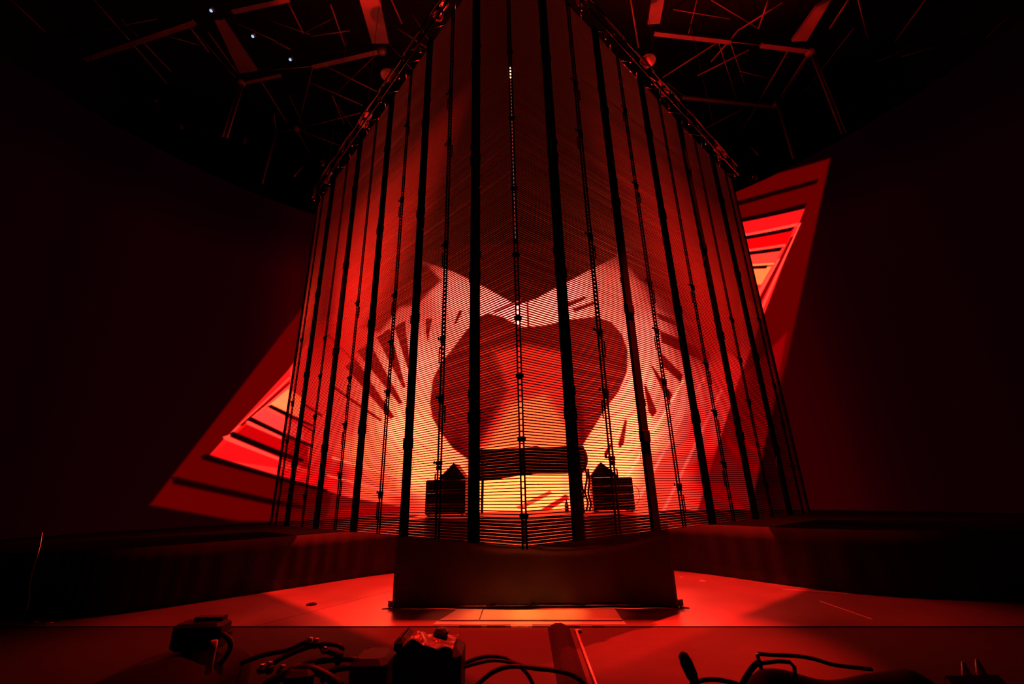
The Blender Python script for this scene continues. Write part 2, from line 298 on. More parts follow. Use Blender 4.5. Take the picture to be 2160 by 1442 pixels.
PIC = [
 # right-hand dim zone and the lower left apron of the picture
 ([(7.807,4.823),(9.39,6.047),(8.828,4.581),(8.281,3.141),(7.79,1.908),(7.311,0.7),(5.874,0.764),(6.502,2.092),(7.147,3.448)], (150, 0, 4), 0.06),
 # tinted panels between the dark bars, left corner
 ([(-9.561,2.678),(-9.263,3.222),(-7.69,2.719),(-7.661,2.133),(-6.239,1.741),(-6.435,2.245),(-8.082,2.481)], (252, 18, 22), 0.02),
 ([(-9.223,3.265),(-8.713,3.819),(-6.966,3.191),(-6.868,2.388),(-8.085,2.849)], (200, 2, 8), 0.02),
 ([(-8.687,3.893),(-8.302,4.25),(-7.169,3.706),(-7.113,3.259)], (245, 65, 60), 0.02),
 ([(-8.258,4.314),(-7.799,4.915),(-7.283,4.624),(-7.188,3.857)], (255, 150, 85), 0.02),
 # panels, right corner
 ([(8.512,10.43),(10.688,9.872),(10.391,9.428),(8.422,9.921)], (252, 22, 25), 0.02),
 ([(8.416,9.885),(10.297,9.37),(9.95,8.885),(8.314,9.312)], (225, 5, 10), 0.02),
 ([(8.458,9.256),(9.852,8.807),(9.493,8.4),(8.364,8.732)], (250, 65, 50), 0.02),
 ([(8.502,8.662),(9.422,8.324),(9.013,7.816),(8.526,7.986)], (255, 140, 70), 0.02),
 # ribbed borders
 ([(-9.545,2.717),(-8.736,4.047),(-7.804,5.583),(-7.738,5.08),(-8.557,3.955),(-9.288,2.952)], (228, 25, 25), 0.02),
 ([(-9.261,3.208),(-8.556,4.203),(-7.769,5.314),(-7.758,5.236),(-8.512,4.171),(-9.19,3.213)], LT, 0.012),
 ([(-8.933,3.631),(-7.748,5.158),(-7.738,5.08),(-8.845,3.623)], (140, 0, 2), 0.012),
 ([(-8.769,3.771),(-7.729,5.018),(-7.719,4.94),(-8.674,3.808)], LT, 0.012),
 ([(10.688,9.872),(9.794,8.361),(8.899,6.801),(8.756,7.215),(9.56,8.32),(10.353,9.377)], (228, 28, 28), 0.02),
 ([(10.453,9.466),(10.501,9.441),(9.708,8.241),(8.91,6.998),(8.831,7.022),(9.645,8.267)], LT, 0.012),
 ([(10.131,9.099),(10.212,9.094),(8.862,7.182),(8.795,7.271)], (140, 0, 2), 0.012),
 ([(9.631,8.535),(9.707,8.502),(8.846,7.391),(8.785,7.514)], LT, 0.012),
 # dark bars, left
 ([(-10.281,2.149),(-10.178,2.15),(-9.034,1.862),(-7.782,1.54),(-6.873,1.325),(-6.863,1.243),(-7.759,1.381),(-9.041,1.698),(-10.208,1.981)], DK, 0.05),
 ([(-9.723,2.711),(-9.602,2.78),(-7.778,2.229),(-6.243,1.784),(-6.234,1.698),(-7.786,2.106),(-9.663,2.623)], DK, 0.035),
 ([(-9.147,3.379),(-9.06,3.44),(-7.748,2.945),(-7.044,2.704),(-7.033,2.617),(-7.724,2.775),(-9.081,3.274)], DK, 0.025),
 ([(-8.755,3.844),(-8.664,3.909),(-7.746,3.509),(-6.821,3.151),(-6.812,3.077),(-7.754,3.377),(-8.717,3.761)], DK, 0.02),
 ([(-8.254,4.285),(-8.182,4.337),(-7.754,4.165),(-6.896,3.783),(-6.888,3.722),(-7.762,4.028),(-8.22,4.228)], DK, 0.02),
 ([(-9.295,3.274),(-9.208,3.32),(-7.718,2.732),(-7.733,2.647),(-9.235,3.196)], LT, 0.015),
 ([(-8.769,3.771),(-8.694,3.777),(-7.754,3.377),(-7.742,3.291),(-8.756,3.687)], LT, 0.015),
 ([(-8.298,4.221),(-8.248,4.24),(-7.762,4.028),(-7.75,3.939),(-8.287,4.148)], LT, 0.012),
 # dark bars, right
 ([(8.651,11.207),(10.024,10.96),(11.248,10.663),(11.167,10.535),(9.963,10.803),(8.617,11.021)], DK, 0.035),
 ([(8.532,10.54),(10.789,10.029),(10.676,9.879),(8.503,10.375)], DK, 0.025),
 ([(8.498,9.908),(10.417,9.486),(10.396,9.39),(8.478,9.8)], LT, 0.012),
 ([(8.482,9.818),(10.304,9.402),(10.175,9.308),(8.459,9.693)], DK, 0.02),
 ([(8.467,9.308),(9.948,8.939),(9.931,8.858),(8.452,9.22)], LT, 0.012),
 ([(8.452,9.22),(9.837,8.867),(9.76,8.76),(8.43,9.098)], DK, 0.018),
 ([(8.518,8.748),(9.512,8.427),(9.486,8.368),(8.505,8.679)], (255,150,80), 0.012),
 ([(8.505,8.679),(9.327,8.414),(9.253,8.321),(8.487,8.577)], DK, 0.018),
 # thin joints running into the curtain
 ([(-6.514,5.216),(-5.231,4.401),(-4.73,4.076),(-4.755,3.993),(-5.271,4.317),(-6.535,5.131)], RD, 0.02),
 ([(-7.268,4.5),(-6.648,4.14),(-6.668,4.06),(-7.286,4.42)], RD, 0.02),
 ([(-7.298,3.85),(-6.803,3.604),(-6.823,3.527),(-7.317,3.773)], RD, 0.02),
 ([(-6.819,7.03),(-5.603,5.958),(-5.626,5.851),(-6.838,6.92)], (190,6,6), 0.03),
 # light diagonal threads lower right and lower left
 ([(6.736,5.078),(6.807,5.051),(5.922,3.782),(5.049,2.512),(4.192,1.254),(4.089,1.286),(4.956,2.542),(5.841,3.811)], (255,110,90), 0.03),
 ([(7.202,4.603),(7.267,4.561),(6.471,3.315),(5.686,2.07),(4.916,0.838),(4.817,0.868),(5.599,2.103),(6.395,3.352)], (255,90,75), 0.03),
 ([(6.083,5.093),(6.139,5.051),(5.218,3.794),(4.312,2.538),(3.426,1.299),(3.35,1.331),(4.243,2.572),(5.156,3.832)], (255,190,140), 0.03),
 ([(-6.212,2.807),(-3.728,2.074),(-3.725,2.012),(-6.204,2.732)], (255,120,80), 0.02),
 ([(-6.294,2.245),(-3.699,1.54),(-3.695,1.48),(-6.288,2.187)], (255,100,70), 0.02),
 ([(-6.087,1.638),(-3.678,1.166),(-3.814,0.847),(-6.154,0.969)], (150,0,4), 0.04),
 # the dark V above and its lit edges
 ([(-3.82,10.607),(-2.274,10.141),(-1.108,9.54),(0.229,8.698),(1.003,8.933),(1.791,9.335),(3.173,9.949),(4.346,10.389),(4.57,12.58),(2.512,13.062),(0.354,13.307),(-1.824,13.277),(-3.934,12.983)], (72, 0, 4), 0.03),
 ([(5.124,9.161),(6.156,7.839),(7.403,6.142),(7.918,5.439),(8.388,8.033),(6.979,10.046),(4.368,10.601)], (120, 0, 3), 0.05),
 ([(-4.577,10.161),(-3.429,10.333),(-2.839,9.749),(-3.724,8.619),(-4.395,8.38),(-5.05,7.292),(-5.729,7.387)], (165, 4, 8), 0.12),
 # big dark round silhouette with a lighter wedge through it
 ([(-3.079,4.706),(-3.009,5.598),(-2.732,6.254),(-2.3,6.839),(-1.763,7.639),(-1.299,8.154),(-0.921,8.342),(-0.354,8.195),(0.39,7.728),(1.329,7.758),(2.271,7.92),(3.283,7.921),(3.885,7.6),(4.22,7.069),(4.355,6.394),(4.233,5.592),(3.876,4.922),(3.308,4.276),(2.831,3.627),(2.305,2.905),(1.9,2.352),(0.31,2.398),(-1.289,2.433),(-2.219,3.099),(-2.741,3.766),(-2.975,4.189)], (128, 0, 6), 0.03),
 ([(-0.746,6.764),(0.554,7.026),(2.005,6.647),(2.086,5.153),(2.248,3.742),(2.312,2.338),(0.31,2.398),(-1.707,2.44),(-1.459,3.008),(-0.769,4.189),(-0.223,5.251)], (225, 45, 32), 0.22),
 ([(-0.145,4.708),(1.196,5.021),(1.993,3.755),(2.148,2.344),(0.352,2.397),(-1.456,2.436),(-1.12,3.003)], (255, 105, 55), 0.25),
 # dark spikes, left and right
 ([(-6.102,5.852),(-5.821,6.233),(-4.302,4.191),(-4.425,4.087)], RD, 0.02),
 ([(-5.778,6.469),(-5.351,6.847),(-4.037,4.676),(-4.167,4.636)], RD, 0.02),
 ([(-5.117,7.06),(-4.688,7.487),(-3.97,5.27),(-4.069,5.23)], RD, 0.02),
 ([(-4.518,7.545),(-4.151,7.856),(-3.84,5.995),(-3.94,5.952)], RD, 0.02),
 ([(-3.37,8.01),(-3.118,8.07),(-3.204,7.471),(-3.258,7.041),(-3.347,7.46)], RD, 0.015),
 ([(-2.091,8.437),(-1.941,8.443),(-2.192,7.864),(-2.284,7.84)], RD, 0.015),
 ([(2.13,8.628),(2.973,8.858),(3.0,8.73),(2.231,8.453)], RD, 0.015),
 ([(2.413,8.372),(3.36,8.597),(3.386,8.471),(2.514,8.218)], RD, 0.015),
 ([(5.088,5.769),(5.178,5.703),(5.576,4.824),(5.688,4.61),(5.549,4.394),(5.399,4.677)], RD, 0.015),
 ([(4.773,5.073),(4.863,5.011),(5.057,4.246),(5.098,4.077),(4.917,3.896),(4.816,4.103)], RD, 0.015),
 ([(3.985,3.905),(4.062,3.866),(3.864,3.075),(3.701,2.906),(3.669,3.069)], RD, 0.015),
 ([(3.378,3.085),(3.456,3.048),(3.316,2.78),(3.17,2.61),(3.152,2.772)], RD, 0.015),
 ([(5.578,7.009),(7.115,5.846),(6.972,5.52),(5.581,6.533)], (140,0,4), 0.03),
 ([(5.528,6.129),(6.107,5.258),(6.008,5.003),(5.47,5.696)], (140,0,4), 0.03),
 ([(5.549,7.69),(7.076,6.54),(7.052,6.389),(5.603,7.452)], (150,0,4), 0.03),
 ([(0.641,8.996),(0.698,8.993),(0.707,7.674),(0.614,7.678)], (120,0,4), 0.012),
 ([(-0.73,8.466),(0.429,9.006),(0.465,8.92),(-0.655,8.363)], (190,60,55), 0.015),
 # dark blades over the warm opening between the loudspeakers
 ([(1.71,1.459),(1.799,1.333),(0.995,0.922),(0.719,0.928)], (225,15,15), 0.012),
 ([(1.257,1.562),(1.319,1.499),(0.184,1.031),(0.021,1.065)], (240,60,30), 0.012),
 ([(-1.375,3.09),(1.606,3.015),(1.631,0.729),(0.175,0.758),(-1.286,0.795)], (255,180,90), 0.1),
 ([(1.759,1.457),(1.848,1.332),(1.026,0.891),(0.685,0.898)], (225,15,15), 0.012),
 ([(1.193,1.595),(1.27,1.5),(0.183,1.001),(-0.044,1.067)], (240,70,35), 0.012),
]
for poly, col, soft in PIC: paint(poly, col, soft)
L_ = np.where(img / 255 <= 0.04045, img / 255 / 12.92, ((np.clip(img, 0, 255) / 255 + 0.055) / 1.055) ** 2.4)
# red diodes run far hotter than the camera can record wherever green and blue bleed in
L_[..., 0] *= (1.0 + 18.0 * np.clip(L_[..., 1], 0, 0.55)) * (1.0 + 0.8 * np.clip((L_[..., 0] - 0.5) / 0.4, 0, 1))
hot = c_ [..., 0] * np.clip((6.6 - np.abs(UU)) / 0.8, 0, 1) * np.clip((L_[..., 1] - 0.03) / 0.12, 0, 1)
L_[..., 1] = np.minimum(L_[..., 1] * (1 + 0.75 * hot), 0.95); L_[..., 2] = np.minimum(L_[..., 2] * (1 + 0.6 * hot), 0.9)
nz_, nu_ = UU.shape
vv = np.stack([WC[0] + WR * np.sin(UU / WR), WC[1] + WR * np.cos(UU / WR), ZZ], -1).reshape(-1, 3)
ii_ = (np.arange(nz_ - 1)[:, None] * nu_ + np.arange(nu_ - 1)[None]).reshape(-1)
ff = np.stack([ii_, ii_ + 1, ii_ + nu_ + 1, ii_ + nu_], -1)
me = bpy.data.meshes.new('screen'); me.vertices.add(len(vv)); me.vertices.foreach_set('co', vv.ravel().astype(np.float32))
me.loops.add(ff.size); me.loops.foreach_set('vertex_index', ff.ravel().astype(np.int32))
me.polygons.add(len(ff)); me.polygons.foreach_set('loop_start', np.arange(0, ff.size, 4, dtype=np.int32))
me.polygons.foreach_set('loop_total', np.full(len(ff), 4, np.int32))
me.update(calc_edges=True)
at = me.color_attributes.new('picture', 'FLOAT_COLOR', 'POINT')
at.data.foreach_set('color', np.concatenate([L_, np.ones(UU.shape + (1,))], -1).reshape(-1).astype(np.float32))
scr = bpy.data.materials.new('video_wall_diodes'); scr.use_nodes = True; nt = scr.node_tree; nt.nodes.clear()
a_ = nt.nodes.new('ShaderNodeAttribute'); a_.attribute_name = 'picture'
e_ = nt.nodes.new('ShaderNodeEmission'); o_ = nt.nodes.new('ShaderNodeOutputMaterial')
nt.links.new(a_.outputs['Color'], e_.inputs['Color']); nt.links.new(e_.outputs[0], o_.inputs[0])
me.materials.append(scr)
vw = thing('video_wall', 'huge curved video wall showing a red and orange geometric picture behind the slatted curtain', 'video screen', (0, 16, ZB))
so = bpy.data.objects.new('screen', me); COL.objects.link(so); so.parent = vw; so.location = (0, -16, -ZB)
n_ = 70; uu = np.linspace(-17.5, 17.5, n_)
mb = MB(); vs = []
for z in (ZB - 0.02, ZT + 0.02):
    for off in (0.015, 0.16): vs += [wp(u, z, off) for u in uu]
fs = []
for i in range(n_ - 1):
    q = lambda r, k: r * n_ + k
    fs += [(q(0, i), q(0, i + 1), q(2, i + 1), q(2, i)), (q(1, i), q(3, i), q(3, i + 1), q(1, i + 1)), (q(2, i), q(2, i + 1), q(3, i + 1), q(3, i)), (q(0, i), q(1, i), q(1, i + 1), q(0, i + 1))]
mb.add(vs, fs); mb.build('cabinet_back', M['black'], vw, origin=(0, 16, ZB))

# ------------------------------------------------------------------ the V-shaped slatted curtain
TIP = (0.077,4.75,1.021)
KK = 4.75 / 5.3
PITCH = 0.0361 * KK; HT = 284 * 0.0361 * KK; SP = 0.800 * KK; LEN = 8.44 * KK
SD, ST = 0.021 * KK, 0.0122 * KK
RAKE = 0.17
def ztop(q): return 11.6 * KK + 1.52 * (1 - KK) - RAKE * q - TIP[2]   # height of the curtain top above its foot, q metres from the seam
slat_me = MB().box((0.5, 0, 0), (1.0, SD, ST)).mesh('slat', M['slat'])
def wing(name, label, az, front):
    d = Vector((math.sin(R(az)), math.cos(R(az))))
    rz = math.atan2(d.y, d.x)
    t = thing(name, label, 'curtain', (TIP[0], TIP[1], TIP[2]), rz, 'two wings of the slatted curtain')
    NS = min(300, int((ztop(0.6) - 0.02) / PITCH))
    for i in range(NS):
        z = i * PITCH + 0.004
        place('slat', slat_me, t, (0.030, 0, z), (R(random.gauss(0, 1.1)), 0, 0), (min(LEN, (ztop(0) - z) / RAKE - 0.02) - 0.03, 1, 1))
    col_me = MB().bevbox((0, 0, 0), (0.176, 0.075, 0.16), 0.012).mesh('collar', M['post'])
    lug_me = MB().box((0, 0, 0), (0.03, 0.04, 0.10)).box((0.02, 0.0, 0.03), (0.05, 0.02, 0.02)).mesh('lug', M['post'])
    br_me = MB().box((0, 0, 0), (0.105, 0.05, 0.06)).box((0.0, 0, -0.06), (0.09, 0.045, 0.05)).box((-0.095 * 1, 0, 0.005), (0.10, 0.018, 0.014)).box((-0.125, 0, 0.015), (0.02, 0.02, 0.04)).mesh('bracket', M['post'])
    cl_me = MB().box((0.085, 0, 0), (0.014, 0.012, 0.22)).box((0.062, 0, 0.11), (0.05, 0.012, 0.012)).box((0.062, 0, -0.11), (0.05, 0.012, 0.012)).box((0.062, 0, 0.04), (0.05, 0.012, 0.01)).mesh('side_loop', M['post'])
    wire_pts = spline([(0, 0, 0.18), (-0.05, 0.0, 0.12), (-0.11, 0, 0.03), (-0.12, 0, -0.06), (-0.07, 0, -0.12), (-0.0, 0, -0.15)], 5)
    wire_me = MB().tube(wire_pts, 0.004, 4).mesh('cable_loop', M['rubber'])
    for k in range(0, 11):
        s = k * SP; HT = ztop(s)
        if k % 2 == 1:
            p = place('post', MB().box((0, 0, 0), (0.150, 0.050, HT)).mesh('post', M['post']), t, (s, front * 0.062, HT / 2))
            for j, h in enumerate((1.35, 3.25, 5.2, 7.2)):
                place('collar', col_me, p, (0, front * 0.004, h - HT / 2 + 0.18 * ((k * 7 + j * 3) % 3) - 0.15))
                place('lug', lug_me, p, ((-1) ** j * 0.085, 0, h - HT / 2 + 0.32), (0, 0, 0 if j % 2 else PI))
                if j < 3: place('cable_loop', wire_me, p, (-0.06 if front > 0 else -0.06, front * 0.02, h - HT / 2 - 0.42), (0, 0, 0 if (j + k) % 2 else PI))
        elif k == 0:
            continue
        else:
            rung = MB()
            for q in (-1, 1): rung.box((q * 0.034, 0, 0), (0.026, 0.012, HT))
            for i in range(int(HT / (2 * PITCH))): rung.box((0, 0, -HT / 2 + (i + 0.5) * 2 * PITCH), (0.046, 0.012, 0.013))
            p = place('hanging_ladder', rung.mesh('hanging_ladder', M['post']), t, (s, front * 0.034, HT / 2))
            for j in range(6 if k < 5 else 4):
                h = 0.55 + j * (1.02 if j < 4 else 1.3) + 0.17 * ((k * 5 + j * 3) % 4)
                place('bracket', br_me, p, (0, front * 0.006, h - HT / 2), (0, 0, 0 if front < 0 else PI), (0.85, 0.8, 0.9))
                if k < 7: place('side_loop', cl_me, p, (0, 0, h - HT / 2 - 0.24), (0, 0, 0 if (j + k) % 3 else PI))
    for s in (LEN,):
        HT = ztop(s); MB().box((s, 0, HT / 2), (0.03, 0.05, HT)).build('end_rail', M['post'], t)
    return t, d
WL, DL = wing('slatted_curtain', 'left wing of the black slatted curtain, running back from the middle seam to the left', -45.3, 1)
WRt, DR = wing('slatted_curtain', 'right wing of the black slatted curtain, running back from the middle seam to the right', 51.0, -1)
# the ladder that joins both wings at the front seam
HT = ztop(0.0)
seam = thing('seam_ladder', 'thin black ladder strip closing the front seam where the two curtain wings meet', 'ladder strip', (TIP[0], TIP[1] - 0.022, TIP[2]))
for s in (-1, 1): MB().box((s * 0.021, 0, HT / 2 - 0.01), (0.019, 0.018, HT + 0.03)).build('rail', M['post'], seam)
rg = MB().box((0, 0, 0), (0.026, 0.014, 0.013)).mesh('rung', M['post'])
for i in range(int(HT / (2 * PITCH))): place('rung', rg, seam, (0, 0, (i + 0.5) * 2 * PITCH))
cm = MB().bevbox((0, 0, 0), (0.092, 0.05, 0.055), 0.01).mesh('clamp', M['post'])
for h in (0.28, 1.05, 1.75, 2.45, 3.3, 4.3, 5.5, 6.8, 8.1): place('clamp', cm, seam, (0, 0, h))

# ------------------------------------------------------------------ head trusses over the curtain
ZTR = TIP[2] + ztop(0) + 0.06
PITCHA = math.atan(RAKE)
def truss(label, d, front):
    rz = math.atan2(d.y, d.x)
    t = thing('lighting_truss', label, 'truss', (TIP[0], TIP[1], ZTR), rz, 'trusses over the curtain')
    t.rotation_euler = (0, PITCHA, rz)
    L = LEN + 0.2; a = 0.17
    ch = MB().tube([(0.34, 0, 0), (L, 0, 0)], 0.025, 10).mesh('chord', M['darkalu'], True)
    for y in (-a, a):
        for z in (0.06, 0.06 + 2 * a): place('chord', ch, t, (0, y, z))
    n = 17; st = (L - 0.34) / n
    for face in range(3):
        bm_ = MB()
        if face < 2:
            y = (-a, a)[face]; bm_.tube([(0, y, 0.06), (st, y, 0.06 + 2 * a)], 0.011, 6); bm2 = MB().tube([(0, y, 0.06 + 2 * a), (st, y, 0.06)], 0.011, 6)
        else:
            bm_.tube([(0, -a, 0.06), (st, a, 0.06)], 0.011, 6); bm2 = MB().tube([(0, a, 0.06), (st, -a, 0.06)], 0.011, 6)
        m1, m2 = bm_.mesh('brace', M['darkalu'], True), bm2.mesh('brace', M['darkalu'], True)
        for i in range(n): place('brace', m1 if i % 2 else m2, t, (0.34 + i * st, 0, 0))
    hk = MB().tube(spline([(0, 0, 0.055), (0.018, 0, 0.03), (0.018, 0, -0.01), (0, 0, -0.03), (-0.018, 0, -0.01), (-0.018, 0, 0.03), (0, 0, 0.055)], 4), 0.008, 6).box((0, 0, -0.07), (0.035, 0.05, 0.06)).mesh('hook_clamp', M['steel'], True)
    for i in range(11): place('hook_clamp', hk, t, (0.3 + i * (L - 0.5) / 10, front * (0.17 if i % 3 else 0.10), 0.0 if i % 2 else -0.05), (0.3 * math.sin(i * 2.3), 0, i * 1.7))
    plate = MB().box((0, 0, 0), (0.18, 0.012, 0.05)).tube([(-0.07, 0.012, 0), (-0.07, 0.03, 0)], 0.012, 6).tube([(0.07, 0.012, 0), (0.07, 0.03, 0)], 0.012, 6).mesh('hang_plate', M['alu'])
    for i in range(11): place('hang_plate', plate, t, (0.35 + i * SP, front * 0.20, -0.02 + 0.03 * (i % 3)), (0.2 * (i % 2), 0.25 * math.sin(i), 0))
    cb = spline([(0.2, front * 0.2, 0.40)] + [(0.2 + i * 0.5, front * (0.18 + 0.03 * (i % 2)), 0.41 - 0.07 * (i % 2)) for i in range(1, 15)], 4)
    MB().tube(cb, 0.016, 6).build('power_cable', M['rubber'], t, True)
    return t
TL = truss('black box truss with shiny clamps carrying the left curtain wing', DL, 1)
TR = truss('black box truss with shiny clamps carrying the right curtain wing', DR, -1)
def hoist(s, d, label):
    x, y = TIP[0] + d.x * s, TIP[1] + d.y * s; z = ZTR + 0.52 - RAKE * s
    h = thing('chain_hoist', label, 'hoist', (x, y, z), math.atan2(d.y, d.x), 'chain hoists on the curtain trusses')
    MB().bevbox((0, 0, 0.20), (0.34, 0.18, 0.20), 0.03).build('motor_body', M['black'], h)
    MB().lathe([(0.02, -0.07), (0.10, -0.05), (0.12, 0.08), (0.10, 0.10)], (0.12, 0, 0.02), 12).build('chain_bag', M['cloth'], h, True)
    MB().tube([(0, 0, 0.30), (0, 0, 21.0 - z)], 0.006, 5).build('chain', M['steel'], h)
    MB().tube([(0, 0, 0.11), (0, 0, -0.06)], 0.014, 6).build('hook', M['steel'], h)
hoist(1.9, DL, 'black chain hoist nearest the seam on the left curtain truss')
hoist(5.0, DL, 'black chain hoist halfway back on the left curtain truss')
hoist(7.2, DL, 'black chain hoist at the far end of the left curtain truss')
hoist(1.8, DR, 'black chain hoist nearest the seam on the right curtain truss')
hoist(4.6, DR, 'black chain hoist halfway back on the right curtain truss')
hoist(7.2, DR, 'black chain hoist at the far end of the right curtain truss')

# ------------------------------------------------------------------ roof members
roof = thing('roof_frame', 'dark steel roof frame of broad beams and thin struts above both sides of the curtain', 'roof frame', (0, 9, 15), 0, None, 'structure')
def member(p, q, wd, kind='strut', h=None):
    c = Vector((0, 9, 15)); p, q = Vector(p) - c, Vector(q) - c
    if kind == 'beam': MB().bar(p, q, wd, h or wd * 0.6).build('beam', M['roofsteel'], roof)
    else: MB().tube([p, q], wd / 2, 8).build('strut', M['roofsteel'], roof, True)
ZR = 16.0
FLAT = [ [(-9.241,9.563,16.0),(-8.973,9.57,16.0),(-8.886,11.347,16.0),(-9.559,11.422,16.0)], [(-4.443,9.03,16.0),(-3.82,9.044,16.0),(-3.923,10.47,16.0),(-4.481,10.456,16.0)],
         [(4.63,9.239,16.0),(5.033,9.249,16.0),(5.131,10.031,16.0),(4.731,10.052,16.0)], [(10.031,9.646,16.0),(10.359,9.372,16.0),(10.429,10.752,16.0),(9.908,10.755,16.0)] ]
for f in FLAT: MB().slab(f, 0.12).build('beam_plate', M['roofsteel'], roof, origin=(0, 9, 15))
BEAMS = [ ([(-14.473,10.752,16.0),(-9.916,9.62,16.0)], 0.16), ([(-8.516,9.321,16.0),(-6.575,9.007,16.0)], 0.14), ([(-6.827,11.22,16.0),(-4.284,10.71,16.0)], 0.16),
          ([(-9.745,11.817,16.0),(-8.124,11.517,16.0)], 0.12), ([(5.037,10.34,16.0),(7.755,10.7,16.0)], 0.14), ([(8.893,10.846,16.0),(10.829,11.118,16.0)], 0.16), ([(6.919,12.884,16.0),(10.952,13.444,16.0)], 0.14) ]
for (p, q), wd in BEAMS: member(p, q, wd, 'beam')
STRUTS = [ [(-15.231,8.997,16.3),(-15.194,10.002,16.3)], [(-12.72,9.055,16.3),(-12.67,11.986,16.3)], [(-9.893,10.102,16.3),(-9.814,11.752,16.3)], [(-9.145,11.965,16.3),(-9.133,13.893,16.3)], [(-10.383,9.859,16.3),(-10.333,10.829,16.3)],
  [(-6.484,11.35,16.2),(-4.945,12.464,16.2)], [(-7.362,11.971,16.2),(-5.692,13.066,16.2)], [(-9.796,14.324,16.2),(-8.789,14.153,16.2)], [(-8.848,14.151,16.2),(-8.913,15.491,16.2)], [(-8.848,14.151,16.2),(-5.907,13.422,16.2)],
  [(-8.848,14.151,16.2),(-7.166,15.266,16.2)], [(-9.37,13.364,16.2),(-9.822,14.374,16.2)], [(-5.487,9.362,16.3),(-5.534,10.698,16.3)], [(-6.565,10.359,16.3),(-5.175,10.203,16.3)], [(-6.798,9.219,16.3),(-6.759,10.259,16.3)], [(-7.855,10.522,16.3),(-7.456,10.801,16.3)], [(-3.537,9.267,16.3),(-3.382,10.029,16.3)],
  [(-3.547,10.18,16.3),(-2.725,10.854,16.3)], [(-6.759,12.645,16.3),(-6.812,14.014,16.3)], [(-12.388,9.66,16.3),(-12.161,11.499,16.3)],
  [(5.894,12.2,16.2),(7.444,10.838,16.2)], [(10.107,11.232,16.2),(10.262,14.751,16.2)], [(8.461,14.772,16.2),(9.924,13.526,16.2)], [(7.263,12.22,16.3),(8.741,11.236,16.3)], [(13.823,11.021,16.3),(13.666,9.666,16.3)], [(17.001,11.016,16.3),(17.037,10.14,16.3)],
  [(8.506,9.574,16.3),(8.681,10.481,16.3)], [(7.983,10.544,16.3),(9.012,9.657,16.3)], [(10.909,11.484,16.2),(10.971,13.399,16.2)], [(7.511,11.576,16.2),(7.971,10.394,16.2)], [(4.05,9.443,16.3),(4.736,11.046,16.3)], [(11.151,10.542,16.3),(11.122,9.607,16.3)], [(14.523,11.655,16.3),(16.314,10.999,16.3)] ]
for p, q in STRUTS: member(p, q, 0.06)
THIN = [ [(-4.461,11.154,16.6),(-6.939,13.01,16.6)], [(-7.11,11.685,16.6),(-9.004,14.488,16.6)], [(-10.149,12.307,16.6),(-10.546,10.216,16.6)], [(-9.254,11.817,16.6),(-7.11,11.685,16.6)], [(-4.086,10.904,16.6),(-3.216,12.378,16.6)], [(-7.927,9.97,16.6),(-6.61,10.556,16.6)],
  [(-9.17,9.94,16.6),(-7.747,10.861,16.6)], [(-6.896,10.467,16.6),(-5.741,10.023,16.6)], [(-6.939,13.01,16.6),(-6.498,15.37,16.6)], [(-8.565,12.854,16.6),(-8.796,15.021,16.6)], [(-12.196,10.176,16.6),(-10.699,10.786,16.6)], [(-15.316,10.419,16.6),(-11.487,9.884,16.6)], [(-3.031,9.936,16.6),(-2.648,10.821,16.6)],
  [(8.076,11.144,16.6),(9.261,11.296,16.6)], [(7.647,11.133,16.6),(9.91,14.123,16.6)], [(11.406,14.001,16.6),(11.278,11.579,16.6)], [(6.054,12.532,16.6),(7.303,13.421,16.6)], [(8.076,11.144,16.6),(9.685,13.159,16.6)], [(5.642,9.992,16.6),(7.704,10.347,16.6)],
  [(6.322,9.714,16.6),(6.481,10.967,16.6)], [(8.986,12.312,16.6),(10.699,12.763,16.6)], [(12.112,13.228,16.6),(12.222,10.777,16.6)], [(14.063,12.06,16.6),(15.61,11.027,16.6)], [(11.687,9.839,16.6),(12.991,11.131,16.6)], [(8.857,10.694,16.6),(6.792,9.725,16.6)] ]
for p, q in THIN: member(p, q, 0.035)
# inclined legs from the roof nodes down towards the head of the video wall
for p, q, wd in ( ((-9.785,11.796,16.0), (-9.477,11.285,13.0), 0.08), ((-9.659,11.819,16.0), (-9.39,11.349,13.0), 0.08), ((-9.662,14.129,16.0), (-9.491,13.653,13.0), 0.11),
                  ((10.841,11.188,16.0), (11.427,11.669,12.8), 0.08), ((10.944,11.191,16.0), (11.514,11.611,12.8), 0.07), ((10.745,13.148,16.0), (10.473,12.812,12.8), 0.11),
                  ((-8.153,13.86,14.0), (-8.069,13.281,13.0), 0.07), ((9.424,13.395,14.0), (9.356,12.997,13.2), 0.07)):
    member(p, q, wd)
for p in ((-9.722,11.779,16.0), (-8.848,14.151,16.2), (10.784,11.152,16.0), (10.848,13.328,16.0), (-4.23,10.695,16.0)):
    MB().lathe([(0.05, -0.12), (0.16, -0.06), (0.16, 0.06), (0.05, 0.12)], (p[0], p[1] - 9, p[2] - 15), 10).build('node', M['roofsteel'], roof, True)
for p, la in (((-8.913,9.035,15.6), 'tiny blue light on the left roof, highest of three'), ((-8.103,9.838,15.6), 'tiny blue light on the left roof, middle of three'), ((-7.296,10.65,15.6), 'tiny blue light on the left roof, lowest of three')):
    b_ = thing('indicator_light', la, 'light', p, 0, 'blue roof lights')
    MB().lathe([(0.035, -0.015), (0.045, 0.0), (0.03, 0.03)], (0, 0, 0), 10).build('lens', M['blueled'], b_, True)
    MB().bevbox((0, 0, 0.09), (0.16, 0.16, 0.11), 0.02).build('housing', M['black'], b_)
    MB().tube([(0, 0, 0.14), (0, 0, 0.4)], 0.012, 6).build('stem', M['black'], b_)
